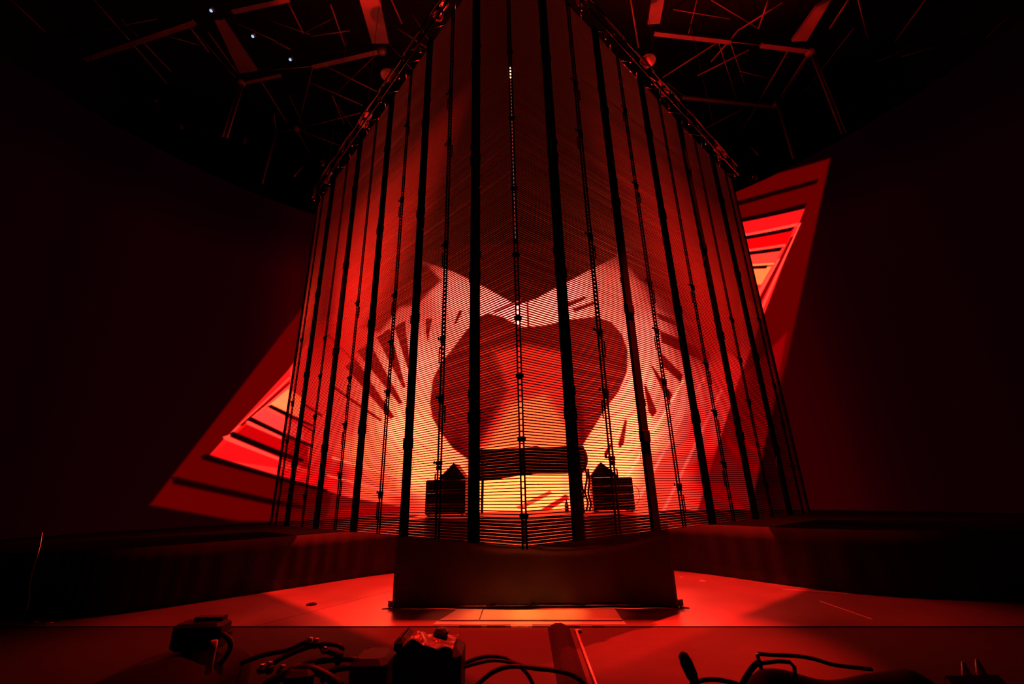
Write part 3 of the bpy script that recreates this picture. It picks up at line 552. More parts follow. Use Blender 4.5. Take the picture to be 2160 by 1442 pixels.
for p, la in (((-3.513,9.6,13.596), 'red-lit cone-shaped work lamp hanging left of the curtain top'), ((4.141,9.2,13.401), 'red-lit cone-shaped work lamp hanging right of the curtain top')):
    c_o = thing('cone_lamp', la, 'lamp', p)
    MB().lathe([(0.05, 0.16), (0.08, 0.10), (0.24, -0.14), (0.22, -0.14), (0.06, 0.08)], (0, 0, 0), 18).build('shade', M['brown'], c_o, True)
    MB().lathe([(0.04, 0.14), (0.05, 0.16), (0.05, 0.24), (0.02, 0.27)], (0, 0, 0), 12).build('cap', M['black'], c_o, True)
    MB().tube([(0, 0, 0.25), (0, 0, 21.0 - p[2])], 0.007, 5).build('flex', M['rubber'], c_o)
FIX = [((-13.31,10.0,13.048), 'small black fixture hung highest above the left end of the video wall'), ((-12.939,12.0,15.484), 'small black fixture hung second from the left above the video wall'),
       ((-12.186,12.5,14.718), 'small black fixture with red glint hung third from the left above the wall'), ((-10.058,13.0,14.533), 'small black fixture with a red lit slot under the left roof leg'),
       ((-6.915,13.0,13.312), 'small black fixture with a red lit slot beside the left curtain end'), ((-6.647,13.0,11.816), 'small black fixture hung lowest beside the left curtain end'),
       ((5.866,11.6,12.2), 'small black fixture hung just beyond the right curtain truss'), ((8.591,12.4,11.706), 'small black fixture over the right top edge of the wall picture'), ((12.2,8.0,11.72), 'lone small fixture far right below the roof')]
for p, la in FIX:
    f_ = thing('par_lamp', la, 'light fixture', p, random.uniform(0, 6), 'small fixtures around the wall head')
    MB().lathe([(0.05, 0.10), (0.07, 0.06), (0.085, -0.09), (0.075, -0.09), (0.06, 0.04)], (0, 0, 0), 12, (0.4, 0.3, 0.85)).build('can', M['black'], f_, True)
    MB().tube([(-0.09, 0, 0), (-0.09, 0, 0.16), (0.09, 0, 0.16), (0.09, 0, 0)], 0.010, 6).build('yoke', M['alu'], f_, True)
    MB().bevbox((0.0, -0.06, 0.02), (0.14, 0.03, 0.05), 0.008).build('plate', M['alu'], f_)
    MB().tube([(0, 0, 0.16), (0, 0, max(0.4, 21.0 - p[2]))], 0.008, 5).build('drop_rod', M['darkalu'], f_)
# ------------------------------------------------------------------ riser and what stands on it
RL, RR = Vector((-1.816,7.139,0.0)), Vector((2.174,6.793,0.0))
rx = (RR - RL).normalized(); ry = Vector((-rx.y, rx.x, 0)); RW = (RR - RL).length; RD_ = 2.3; RH = 1.19
rz_ = math.atan2(rx.y, rx.x)
ris = thing('stage_riser', 'wide stage riser wrapped in black cloth in the middle of the red floor', 'riser', tuple(RL), rz_)
MB().box((RW / 2, RD_ / 2, RH - 0.03), (RW, RD_, 0.06)).build('deck_board', M['cloth2'], ris)
def cloth(u, v):
    x = u * RW; z = 0.004 + v * (RH - 0.03)
    y = -0.03 + 0.016 * math.sin(x * 2.6 + 1.1 * math.sin(z * 3 + x)) * (1 - 0.5 * v) + 0.010 * math.sin(x * 9 + z * 4) * (1 - v)
    # shallow swags under the top edge
    q = (x - RW * 0.62) / 1.3; y -= 0.03 * math.exp(-((z - (0.74 + 0.16 * q * q)) / 0.045) ** 2) * math.exp(-q ** 4)
    q = (x - RW * 0.42) / 0.5; y -= 0.035 * math.exp(-((z - (0.78 + 0.05 * q * q)) / 0.05) ** 2) * math.exp(-q ** 4)
    y -= 0.02 * math.exp(-((z - 0.02) / 0.1) ** 2) * math.sin(x * 5) ** 2
    if u < 0.004 or u > 0.996: y += 0.03
    return (x, y, z)
c1 = MB().grid(cloth, 150, 40).build('front_cloth', M['cloth2'], ris, True); c1.modifiers.new('s', 'SOLIDIFY').thickness = 0.005
for s, xx in ((-1, -0.012), (1, RW + 0.012)):
    def sidec(u, v, xx=xx, s=s): return (xx + s * 0.012 * math.sin(u * 22) * (1 - 0.6 * v), 0.01 + u * (RD_ - 0.02), 0.004 + v * (RH - 0.025))
    c2 = MB().grid(sidec, 50, 6).build('side_cloth', M['cloth2'], ris, True); c2.modifiers.new('s', 'SOLIDIFY').thickness = 0.005
for x, y in ((0.06, 0.08), (RW - 0.06, 0.08), (0.06, RD_ - 0.08), (RW - 0.06, RD_ - 0.08), (RW / 2, 0.08)):
    lg = MB().tube([(x, y, 0.0), (x, y, RH - 0.06)], 0.024, 8).build('leg', M['alu'], ris, True)
for x, L_b in ((0.95, 0.42), (1.45, 0.50), (2.0, 0.7), (2.75, 0.75)):
    MB().tube([(x, -0.055, 0.045), (x + L_b, -0.055, 0.043)], 0.014, 8).build('hem_bar', M['alu'], ris, True)
for x in (0.12, 1.52, 2.02, RW - 0.10): MB().tube([(x, -0.06, 0.055), (x + 0.02, -0.075, 0.075)], 0.013, 6).build('hem_clip', M['steel'], ris)
for x, s in ((-0.02, -1), (RW + 0.02, 1)):
    MB().prism([(x, -0.02), (x + s * 0.12, -0.05), (x + s * 0.02, 0.04)], 0.001, 0.012).prism([(x - s * 0.05, -0.03), (x + s * 0.07, 0.05), (x, 0.07)], 0.012, 0.09).build('corner_tape', M['gaffer'], ris)

def on_riser(p): return p
# pale boards in front of the riser
BD = [([(-0.855,6.99,0.0),(-0.505,6.956,0.0),(-0.512,6.382,0.0),(-1.015,6.427,0.0)], 'short pale board lying left of the long one in front of the riser'),
      ([(-0.485,6.954,0.0),(1.309,6.776,0.0),(1.283,6.22,0.0),(-0.5,6.381,0.0)], 'long pale board lying glowing orange in front of the riser')]
for p4, la in BD:
    b_ = thing('floor_board', la, 'board', (p4[0][0], p4[0][1], 0), 0, 'pale boards before the riser')
    MB().prism([(p[0], p[1]) for p in p4], 0.0005, 0.011).build('sheet', M['pale'], b_, origin=(p4[0][0], p4[0][1], 0))
    a, b = Vector(p4[3]), Vector(p4[2]); nn = 10
    MB().bar((a.x, a.y, 0.012), (b.x, b.y, 0.012), 0.018, 0.008).build('edge_highlight', M['tape'], b_, origin=(p4[0][0], p4[0][1], 0))  # white strip stands in for the highlight along the board's front edge
PF = [(-1.045,6.386,0.0),(1.291,6.177,0.0),(1.291,6.035,0.0),(-1.067,6.24,0.0)]
pf = thing('floor_board', 'narrow pale board strip between the orange boards and the stage edge', 'board', (PF[0][0], PF[0][1], 0), 0, 'pale boards before the riser')
MB().prism([(p[0], p[1]) for p in PF], 0.0005, 0.008).build('sheet', M['pale'], pf, origin=(PF[0][0], PF[0][1], 0))
MB().bar((PF[0][0] + .02, PF[0][1] - .012, 0.009), (PF[1][0] - .02, PF[1][1] - .012, 0.009), 0.01, 0.003).build('joint_tape', M['gaffer'], pf, origin=(PF[0][0], PF[0][1], 0))

def monitor(x0p, x1p, apex, zt, y, la_box, la_wedge, grp_y):
    zb = RH; cx = (x0p + x1p) / 2; wd = x1p - x0p
    s = thing('subwoofer', la_box, 'loudspeaker', (cx, y + 0.3, zb), rz_, 'loudspeakers on the riser')
    h = zt - zb
    MB().bevbox((0, 0, h / 2 + 0.012), (wd, 0.58, h - 0.024), 0.018).build('cabinet', M['plastic'], s)
    MB().box((0, 0.298, h / 2), (wd * 0.88, 0.016, h * 0.84)).build('grille', M['black'], s)
    for sx in (-1, 1):
        MB().tube([(sx * wd / 2, -0.08, h * 0.62), (sx * (wd / 2 + 0.018), -0.06, h * 0.62), (sx * (wd / 2 + 0.018), 0.06, h * 0.62), (sx * wd / 2, 0.08, h * 0.62)], 0.010, 6).build('handle', M['black'], s)
        for sy in (-1, 1): MB().tube([(sx * (wd / 2 - 0.06), sy * 0.23, 0.0), (sx * (wd / 2 - 0.06), sy * 0.23, 0.02)], 0.025, 8).build('foot', M['rubber'], s)
    MB().box((0, -0.296, h * 0.35), (0.16, 0.008, 0.11)).tube([(0.03, -0.29, h * .35), (0.03, -0.32, h * .35)], 0.014, 6).build('connector_panel', M['plastic'], s)
    wz = thing('wedge_monitor', la_wedge, 'loudspeaker', (apex[0], y + 0.28, zt), rz_, 'loudspeakers on the riser')
    a0, a1, ah = apex[1] - apex[0], apex[2] - apex[0], apex[3] - zt
    prof = [(a0, 0.014), (a1, 0.014), (0.018, ah - 0.012), (0, ah), (-0.018, ah - 0.014)]
    n = len(prof); vs = [(px, -0.22, pz) for px, pz in prof] + [(px, 0.22, pz) for px, pz in prof]
    MB().add(vs, [tuple(range(n - 1, -1, -1)), tuple(range(n, 2 * n))] + [(i, (i + 1) % n, n + (i + 1) % n, n + i) for i in range(n)]).build('cabinet', M['plastic'], wz)
    k0, k1 = ((a0, a1)[1 if abs(a1) < abs(a0) else 0], 0)
    MB().bar((k0 * 0.92, 0.0, 0.03), (k0 * 0.10, 0.0, ah * 0.9), 0.40, 0.012, (1, 0, 0)).build('grille', M['black'], wz)
    for px in (a0 * 0.85, a1 * 0.85):
        MB().box((px, 0, 0.007), (0.03, 0.36, 0.014)).build('foot', M['rubber'], wz)
    MB().tube([(a1 * 0.5, -0.22, ah * 0.25), (a1 * 0.5, -0.24, ah * 0.25)], 0.02, 8).build('socket', M['alu'], wz)
    return s
YS = 7.85
bl, br = (-1.537,7.85,1.778), (-0.839,7.85,1.777)
ap_ = (-1.066,7.85,2.052); al, ar = (-1.34,7.85,1.789), (-0.847,7.85,1.793)
monitor(bl[0], br[0], (ap_[0], al[0], ar[0], ap_[2]), bl[2], YS, 'black subwoofer standing on the riser left of the performance table', 'black wedge monitor lying on top of the left subwoofer', 0)
bl, br = (1.343,7.85,1.749), (2.04,7.85,1.748)
ap_ = (1.531,7.85,2.005); al, ar = (1.327,7.85,1.757), (1.82,7.85,1.761)
monitor(bl[0], br[0], (ap_[0], al[0], ar[0], ap_[2]), br[2], YS, 'black subwoofer standing on the riser right of the performance table', 'black wedge monitor lying on top of the right subwoofer', 0)
# performance table
tl, tr, ttop = (-0.761,7.8,1.852), (1.252,7.8,1.835), (0.204,7.8,2.276)
TX0, TX1, TZ = tl[0], tr[0], (0.193,7.8,1.955)[2] + 0.02
tb = thing('performance_table', 'long black performance table standing on the riser between the loudspeakers', 'table', ((TX0 + TX1) / 2, 8.15, RH), rz_)
tw = TX1 - TX0; th = TZ - RH; fh = ttop[2] - TZ
MB().bevbox((0, 0, th - 0.03), (tw, 0.75, 0.06), 0.012).build('tabletop', M['plastic'], tb)
MB().bevbox((0, -0.362, th + fh / 2 - 0.02), (tw * 0.985, 0.022, fh + 0.04), 0.008).build('front_board', M['cloth2'], tb)
def apron_c(u, v): return ((u - 0.5) * tw * 0.97, -0.355 + 0.012 * math.sin(u * 40), th - 0.05 - v * (0.07 + 0.02 * math.sin(u * 9) + 0.10 * (1 - u)))
c3 = MB().grid(apron_c, 60, 5).build('front_cloth', M['cloth2'], tb, True); c3.modifiers.new('s', 'SOLIDIFY').thickness = 0.006
for sx in (-1, 1):
    for sy in (-1, 1): MB().tube([(sx * (tw / 2 - 0.10), sy * 0.3, 0.002), (sx * (tw / 2 - 0.12), sy * 0.3, th - 0.06)], 0.026, 8).build('leg', M['black'], tb, True)
    MB().tube([(sx * (tw / 2 - 0.07), -0.3, 0.25), (sx * (tw / 2 - 0.07), 0.3, 0.25)], 0.018, 8).build('brace', M['black'], tb, True)
    def lump(u, v, sx=sx):
        a = u * 2 * PI; b = (v - 0.5) * PI
        return (sx * (tw / 2 - 0.06) + 0.13 * math.cos(b) * math.cos(a) * (1 + 0.12 * math.sin(3 * a)), 0.05 + 0.30 * math.cos(b) * math.sin(a), th + 0.12 + 0.22 * math.sin(b))
    MB().grid(lump, 20, 12).build('draped_cover', M['cloth'], tb, True)
tp = TZ
def player(x, label, wd, hh, name, dep=0.36):
    p = thing(name, label, 'mixer' if name == 'mixer' else 'music player', (x, 8.2, tp + 0.001), rz_, None if name == 'mixer' else 'players on the performance table')
    MB().bevbox((0, 0, hh / 2 + 0.01), (wd, dep, hh), 0.012).build('body', M['plastic'], p)
    for sx in (-1, 1): MB().box((sx * wd * 0.4, 0, 0.005), (0.03, dep * 0.8, 0.01)).build('foot', M['rubber'], p)
    if name == 'music_player':
        MB().lathe([(0.12, 0), (0.12, 0.012), (0.03, 0.014)], (0, -0.05, hh + 0.01), 20).build('jog_wheel', M['black'], p, True)
        MB().bar((0, 0.10, hh + 0.03), (0, 0.18, hh + 0.09), 0.24, 0.012).build('display', M['black'], p)
    else:
        for i in range(8): MB().lathe([(0.012, 0), (0.010, 0.022)], (-0.11 + 0.07 * (i % 4), -0.02 + 0.10 * (i // 4), hh + 0.01), 8).build('knob', M['alu'], p)
        MB().box((0, -0.13, hh + 0.016), (0.12, 0.02, 0.012)).build('fader', M['alu'], p)
tcx = (TX0 + TX1) / 2
player(tcx - 0.62, 'black music player on the left part of the performance table', 0.36, 0.11, 'music_player')
player(tcx + 0.02, 'black mixer between two players on the performance table', 0.36, 0.10, 'mixer')
player(tcx + 0.52, 'black music player on the right part of the performance table', 0.36, 0.11, 'music_player')
q_ = (0.339,8.0,2.342)
hp = thing('headphones', 'black headphones lying on top of the mixer on the table', 'headphones', (tcx + 0.14, 8.22, tp + 0.25), rz_)
MB().tube([(0.13 * math.cos(t), 0.0, 0.11 * math.sin(t)) for t in np.linspace(0, PI, 14)], 0.014, 6).build('headband', M['plastic'], hp, True)
for s in (-1, 1): MB().lathe([(0.02, -0.02), (0.045, -0.015), (0.045, 0.015), (0.02, 0.02)], (s * 0.13, 0, 0.022), 12, (1, 0, 0)).build('ear_cup', M['plastic'], hp, True)
for i, pts in enumerate([[(1.131,7.6,1.913),(1.1,7.6,1.723),(1.114,7.6,1.498),(1.069,7.6,1.316),(1.109,7.6,1.228)], [(1.182,7.62,1.913),(1.2,7.62,1.737),(1.151,7.62,1.527),(1.184,7.62,1.349),(1.142,7.62,1.219)], [(1.231,7.64,1.89),(1.239,7.64,1.691),(1.207,7.64,1.496),(1.233,7.64,1.333),(1.2,7.64,1.217)]]):
    o = MB().tube(spline(pts, 6), 0.019, 6).build('cable', M['rubber'], None, True, origin=pts[0])
    tag(o, ('black cable hanging innermost from the right table end', 'black cable hanging in the middle at the right table end', 'black cable hanging outermost at the right table end')[i], 'cable', 'cables hanging from the table')
bt = (0.895,8.2,1.196)
bo = thing('water_bottle', 'small bottle standing on the riser under the table right end', 'bottle', (bt[0], 8.2, RH))
MB().lathe([(0.033, 0.0), (0.035, 0.02), (0.035, 0.13), (0.014, 0.17), (0.014, 0.18)], (0, 0, 0), 14).build('body', M['glass'], bo, True)
MB().lathe([(0.016, 0.18), (0.016, 0.20), (0.012, 0.203)], (0, 0, 0), 10).build('cap', M['black'], bo, True)
ce = [(2.007,7.75,1.614),(2.07,7.75,1.537),(2.079,7.75,1.416),(2.037,7.75,1.327),(1.984,7.75,1.283)]
tag(MB().tube(spline(ce, 6), 0.006, 6).build('cable', M['rubber'], None, True, origin=ce[0]), 'thin cable looping out of the right subwoofer side', 'cable')

# ------------------------------------------------------------------ marks and scraps on the stage floor
TAPES = [([(4.154,8.393,0.0),(4.844,7.982,0.0)], 'thin pale tape line lying farthest back on the right floor', 0.03), ([(4.867,8.018,0.0),(4.942,7.434,0.0)], 'thin pale tape line slanting to the right behind the others', 0.03),
         ([(4.159,7.732,0.0),(4.902,7.341,0.0)], 'thin pale tape line lying second on the right floor', 0.025), ([(4.211,6.935,0.0),(4.225,6.017,0.0)], 'long pale tape line slanting towards the stage edge at right', 0.02)]
for (p, q), la, wd in TAPES:
    tag(MB().bar((p[0], p[1], 0.003), (q[0], q[1], 0.003), wd, 0.004).build('marking_tape', M['tape'], None, origin=(p[0], p[1], 0.003)), la, 'tape', 'tape lines on the right floor')
for p, la, r in (((3.229,8.557,0.0), 'larger pale floor dot right of the riser', 0.05), ((2.999,8.952,0.0), 'smaller pale floor dot close to the riser side', 0.03)):
    tag(MB().lathe([(r, 0.0), (r, 0.004), (r * 0.6, 0.005)], (p[0], p[1], 0.0005), 14).build('floor_dot', M['tape'], None, origin=(p[0], p[1], 0.0005)), la, 'floor mark', 'pale dots on the floor')
dp = (-3.146,7.502,0.0)
tag(MB().lathe([(0.07, 0), (0.075, 0.012), (0.05, 0.022)], (dp[0], dp[1], 0.0005), 14).build('floor_socket_lid', M['post'], None, origin=(dp[0], dp[1], 0.0005)), 'small dark round lid on the red floor left of the riser', 'floor lid')
SC = [((995, 1045), 0), ((1050, 1090), 1), ((1100, 1150), 2), ((1205, 1262), 3), ((1150, 1200), 4)]
LIPP = [(-0.599,6.159,0.0), (-0.283,6.132,0.0), (0.029,6.105,0.0), (0.628,6.053,0.0), (0.948,6.025,0.0)]
names = ['torn tape scrap hanging over the stage edge, farthest left', 'torn tape scrap hanging over the stage edge, second from the left', 'torn tape scrap hanging over the stage edge, middle one', 'torn tape scrap hanging over the stage edge, just right of the cable ramp', 'torn tape scrap hanging over the stage edge, farthest right']
for i, p in enumerate(LIPP):
    L2 = (0.28, 0.22, 0.26, 0.2, 0.14)[i]; vs = []; k = 8
    for j in range(k + 1):
        x = p[0] + (j / k - 0.5) * L2; y = lip_y(x); dr = 0.012 + 0.016 * ((j * 7 + i * 3) % 4) / 3
        vs += [(x, y + 0.05, 0.006), (x, y - 0.008, 0.005), (x, y - 0.014 - dr * 0.3, 0.004 - dr)]
    fs = [(3 * j + r, 3 * j + 3 + r, 3 * j + 4 + r, 3 * j + 1 + r) for j in range(k) for r in range(2)]
    o = MB().add(vs, fs).build('tape_scrap', M['tape'] if i in (2,) else M['gaffer'], None, origin=(p[0], p[1], 0.004))
    o.modifiers.new('s', 'SOLIDIFY').thickness = 0.002
    tag(o, names[i], 'tape', 'torn tape on the stage edge')
# ramp and strip on the apron
za = -0.012
r0, r1 = (0.471,6.036,-0.012), (0.43,3.931,-0.012)
rp = thing('cable_ramp', 'black cable ramp running from the stage edge towards the viewer', 'cable ramp', r0)
def rampsec(p, q):
    d = (Vector(q) - Vector(p)).normalized(); n = Vector((-d.y, d.x, 0)); out = []
    for pt in (p, q):
        for o_, z in ((-0.13, 0.0), (-0.06, 0.045), (0.06, 0.045), (0.13, 0.0)): v = Vector(pt) + n * o_; out.append((v.x, v.y, za + z + 0.001))
    return out
vs = rampsec(r0, r1); MB().add(vs, [(0, 1, 2, 3), (7, 6, 5, 4), (0, 4, 5, 1), (1, 5, 6, 2), (2, 6, 7, 3), (3, 7, 4, 0)]).build('body', M['post'], rp, origin=r0)
MB().bar((r0[0], r0[1], za + 0.049), (r1[0], r1[1], za + 0.049), 0.09, 0.008).build('lid', M['post'], rp, origin=r0)
s0, s1 = (0.661,5.833,-0.012), (0.622,4.075,-0.012)
st_ = thing('metal_tube', 'shiny metal tube glinting red beside the cable ramp on the apron', 'tube', s0)
MB().tube([(s0[0], s0[1], za + 0.018), (s1[0], s1[1], za + 0.018)], 0.014, 10).build('shaft', M['sheetmat'], st_, True, origin=s0)
MB().tube([(s0[0] - 0.02, s0[1] + 0.01, za + 0.018), (s0[0] + 0.06, s0[1] + 0.0, za + 0.018)], 0.017, 8).build('cross_end', M['sheetmat'], st_, True, origin=s0)
# clutter at the far left
lc = [(-6.908,6.8,1.153),(-6.876,6.8,0.976),(-6.868,6.8,0.731),(-6.863,6.8,0.58),(-6.829,6.8,0.403),(-6.788,6.8,0.245),(-6.796,6.8,0.12),(-6.83,6.8,0.03)]
tag(MB().tube(spline(lc, 5), 0.009, 6).build('cable', M['steel'], None, True, origin=lc[0]), 'thin shiny cable hanging down at the far left in front of the black skirt', 'cable')
for i, (pts, la) in enumerate([([(-6.828,6.853,0.012),(-6.702,6.889,0.012),(-6.639,6.955,0.012),(-6.616,6.788,0.012)], 'low cable coil nearest the hanging cable at far left'), ([(-6.396,6.7,0.012),(-6.357,6.788,0.012),(-6.424,6.959,0.012),(-6.437,6.841,0.012)], 'low cable coil in the middle at far left'), ([(-6.492,7.167,0.012),(-6.485,7.244,0.012),(-6.461,7.323,0.012),(-6.467,7.19,0.012)], 'low cable coil closest to the lit floor at far left')]):
    pp = spline([Vector(p) + Vector((0, 0, 0.0)) for p in pts + [pts[0]]], 6)
    tag(MB().tube(pp, 0.012, 6).build('cable_coil', M['steel'], None, True, origin=pts[0]), la, 'cable', 'cable coils at far left')

# ------------------------------------------------------------------ gear close to the viewer
CZ = 1.055
cs = thing('flight_case', 'long black flight case top along the bottom edge carrying cables and boxes', 'case', (0.1, 0.8, za))
MB().bevbox((0, 0, (CZ - za) / 2 - 0.004), (3.6, 0.84, CZ - za - 0.008), 0.02).build('body', M['plastic'], cs)
MB().box((0, 0, CZ - za - 0.004), (3.56, 0.80, 0.008)).build('lid', M['cloth'], cs)
for sx in (-1, 1): MB().box((sx * 1.8, 0, 0.6), (0.02, 0.8, 0.03)).build('edge_strip', M['alu'], cs)
def gbox(name, label, cat, a, b, y, dep, material, rz=0.0, bev=0.008):
    # box whose front face spans pixel-measured corners a (upper left) .. b (upper right) at depth y, resting on the case
    return None
# small receiver box on a soft bag, left
bg0, bg1 = (-0.862,1.05,1.222), (-0.61,1.05,1.211)
bag = thing('equipment_bag', 'soft black equipment bag with a shiny strap at the lower left', 'bag', ((bg0[0] + bg1[0]) / 2, 1.08, CZ))
bw = bg1[0] - bg0[0]; bh = bg0[2] - CZ
def bagf(u, v):
    a = u * 2 * PI; e = 0.45; c, s = math.cos(a), math.sin(a)
    X_ = math.copysign(abs(c) ** e, c); Y_ = math.copysign(abs(s) ** e, s); r = (1 - max(0, (v - 0.7) / 0.3) ** 2.2) if v < 1 else 0.0
    r = max(r, 0.02); return (X_ * bw / 2 * (0.35 + 0.65 * r) * (1.03 + 0.02 * math.sin(5 * a)), Y_ * 0.13 * (0.35 + 0.65 * r), 0.003 + v * bh * (1 - 0.10 * (0.5 - 0.5 * X_)))
bb = MB().grid(bagf, 36, 12); bb.add([(0, 0, 0.003)], []); top = [12 * 37 + i for i in range(36)]; bb.f.append(tuple(top)); bb.f.append(tuple(range(35, -1, -1)))
bb.build('body', M['cloth'], bag, True)
stp = [(-0.571,0.945,1.274),(-0.571,0.945,1.259),(-0.572,0.945,1.243),(-0.571,0.945,1.222)]
MB().tube([Vector(p) - Vector(bag.location) for p in stp], 0.006, 6).build('strap', M['sheetmat'], bag, True)
rb0, rb1 = (-0.733,1.05,1.266), (-0.633,1.05,1.268)
rbx = thing('receiver_box', 'small black receiver box lying tilted on the bag at the lower left', 'box', ((rb0[0] + rb1[0]) / 2, 1.08, bg0[2] + 0.003), 0.05)
rw = rb1[0] - rb0[0]; rh = rb1[2] - bg0[2] + 0.004
MB().bevbox((0, 0, rh / 2), (rw, 0.05, rh), 0.006).build('body', M['plastic'], rbx)
MB().box((rw * 0.1, 0.008, rh + 0.004), (rw * 0.6, 0.02, 0.008)).build('top_plate', M['black'], rbx)
MB().tube([(rw / 2 - 0.004, 0, rh * 0.5), (rw / 2 + 0.012, 0, rh * 0.5)], 0.006, 8).build('plug', M['plastic'], rbx, True)
MB().tube([(-rw * 0.4, 0.02, rh * 0.5), (-rw * 0.4, 0.032, rh * 0.5)], 0.005, 8).build('socket', M['alu'], rbx)
cb1 = [(-0.642,1.07,1.249),(-0.629,1.07,1.252),(-0.613,1.07,1.239),(-0.611,1.07,1.224),(-0.623,1.07,1.203),(-0.64,1.07,1.187),(-0.655,1.07,1.173),(-0.666,1.07,1.159)]
tag(MB().tube(spline(cb1, 6), 0.0055, 8).build('cable', M['rubber'], None, True, origin=cb1[0]), 'black cable curling from the receiver box down the right side of the bag', 'cable')
# tangle of leads and plugs
leads = [
 ([(-0.659,1.12,1.156),(-0.618,1.12,1.181),(-0.559,1.12,1.199),(-0.508,1.12,1.207),(-0.468,1.12,1.222),(-0.448,1.12,1.217),(-0.423,1.12,1.201)], 0.005, 'black lead rising from the bag over the tangle of plugs'),
 ([(-0.544,1.1,1.178),(-0.507,1.1,1.2),(-0.448,1.1,1.219),(-0.407,1.1,1.221),(-0.384,1.1,1.214),(-0.393,1.1,1.202),(-0.416,1.1,1.208)], 0.005, 'black lead looping over the top of the plug tangle'),
 ([(-0.502,1.08,1.167),(-0.465,1.08,1.188),(-0.407,1.08,1.198),(-0.357,1.08,1.199),(-0.336,1.08,1.191),(-0.35,1.08,1.18)], 0.006, 'black lead lying low through the plug tangle'),
 ([(-0.405,1.06,1.168),(-0.387,1.06,1.185),(-0.349,1.06,1.19),(-0.309,1.06,1.181),(-0.288,1.06,1.162)], 0.006, 'black lead arching just left of the black box'),
 ([(-0.351,1.14,1.175),(-0.348,1.14,1.191),(-0.334,1.14,1.2),(-0.319,1.14,1.192),(-0.308,1.14,1.176)], 0.004, 'thin lead standing in a small arch left of the black box'),
 ([(-0.515,1.05,1.167),(-0.47,1.05,1.186),(-0.432,1.05,1.193),(-0.392,1.05,1.18),(-0.361,1.05,1.161)], 0.009, 'thick black lead at the very bottom of the plug tangle')]
for pts, r, la in leads:
    tag(MB().tube(spline(pts, 6), r, 8).build('lead', M['rubber'], None, True, origin=pts[0]), la, 'cable', 'leads in the plug tangle')
def plug(px, py, qx, qy): return None
PL = [([(-0.458,1.1,1.215),(-0.455,1.1,1.235)], 0.009, 'plug sticking up at the peak of the tangle, left of the twin'), ([(-0.444,1.1,1.215),(-0.442,1.1,1.233)], 0.009, 'plug sticking up at the peak of the tangle, right of the twin'),
      ([(-0.531,1.06,1.184),(-0.532,1.06,1.2)], 0.010, 'upright plug with red glint, leftmost in the tangle'), ([(-0.516,1.06,1.183),(-0.517,1.06,1.204)], 0.009, 'upright plug with red glint, second from left in the tangle'),
      ([(-0.492,1.06,1.18),(-0.49,1.06,1.198)], 0.009, 'upright plug with red glint, third from left in the tangle'), ([(-0.415,1.08,1.21),(-0.413,1.08,1.222)], 0.008, 'small plug with red glint near the top loop'),
      ([(-0.382,1.08,1.214),(-0.383,1.08,1.182)], 0.010, 'long plug hanging down right of the top loop')]
for (p, q), r, la in PL:
    pl = thing('plug', la, 'plug', p, 0, 'plugs in the tangle')
    d_ = Vector(q) - Vector(p)
    MB().lathe([(r * 0.6, 0), (r, 0.004), (r, d_.length * 0.6), (r * 0.7, d_.length * 0.68)], (0, 0, 0), 10, d_).build('shell', M['plastic'], pl, True)
    MB().lathe([(r * 0.55, d_.length * 0.66), (r * 0.55, d_.length * 0.98), (r * 0.3, d_.length)], (0, 0, 0), 10, d_).build('tip', M['steel'], pl, True)
ax0, ax1 = (-0.476,1.04,1.195), (-0.419,1.04,1.196)
ad = thing('power_adapter', 'black power adapter block among the leads at the bottom', 'adapter', ((ax0[0] + ax1[0]) / 2, 1.06, CZ), 0.2)
MB().bevbox((0, 0, (ax0[2] - CZ) / 2), (ax1[0] - ax0[0], 0.07, ax0[2] - CZ), 0.008).build('body', M['plastic'], ad)
MB().tube([(0.03, -0.03, 0.02), (0.06, -0.05, 0.012), (0.10, -0.06, 0.008)], 0.004, 6).build('lead', M['rubber'], ad, True)
# black box with crumpled cover
k0, k1 = (-0.263,1.05,1.237), (-0.121,1.05,1.218)
kb = thing('control_box', 'black box with a crumpled red-lit cover at the bottom centre', 'box', ((k0[0] + k1[0]) / 2, 1.10, CZ), 0.0)
kw = k1[0] - k0[0]; kh = k1[2] - CZ
MB().bevbox((0, 0, kh / 2), (kw, 0.10, kh), 0.012).build('body', M['plastic'], kb)
MB().bevbox((-kw * 0.40, 0.0, kh + 0.006), (kw * 0.2, 0.09, 0.03), 0.008).build('side_pod', M['plastic'], kb)
MB().bevbox((kw * 0.12, 0.03, kh + 0.012), (kw * 0.22, 0.03, 0.018), 0.006).build('latch', M['black'], kb)
def crum(u, v): 
    x = (-0.36 + 0.74 * u) * kw; y = -0.048 + 0.096 * v
    z = kh + 0.004 + 0.022 * math.exp(-((u - 0.25) / 0.22) ** 2) * (0.5 + 0.5 * math.sin(v * 4 + 0.6)) + 0.004 * math.sin(u * 13 + v * 6) * math.sin(v * 11 + u * 5)
    return (x, y, z)
c4 = MB().grid(crum, 28, 12).build('crumpled_cover', M['sheetmat'], kb, False); c4.modifiers.new('s', 'SOLIDIFY').thickness = 0.0015
e0, e1 = (-0.35,1.05,1.196), (-0.261,1.05,1.206)
lb = thing('battery_pack', 'low black battery pack butting against the left side of the black box', 'battery pack', ((e0[0] + e1[0]) / 2 - 0.005, 1.09, CZ))
MB().bevbox((0, 0, (e1[2] - CZ) / 2), (e1[0] - e0[0] - 0.012, 0.09, e1[2] - CZ), 0.010).build('body', M['plastic'], lb)
MB().box((0.01, -0.046, 0.02), (0.035, 0.004, 0.012)).build('name_plate', M['alu'], lb)
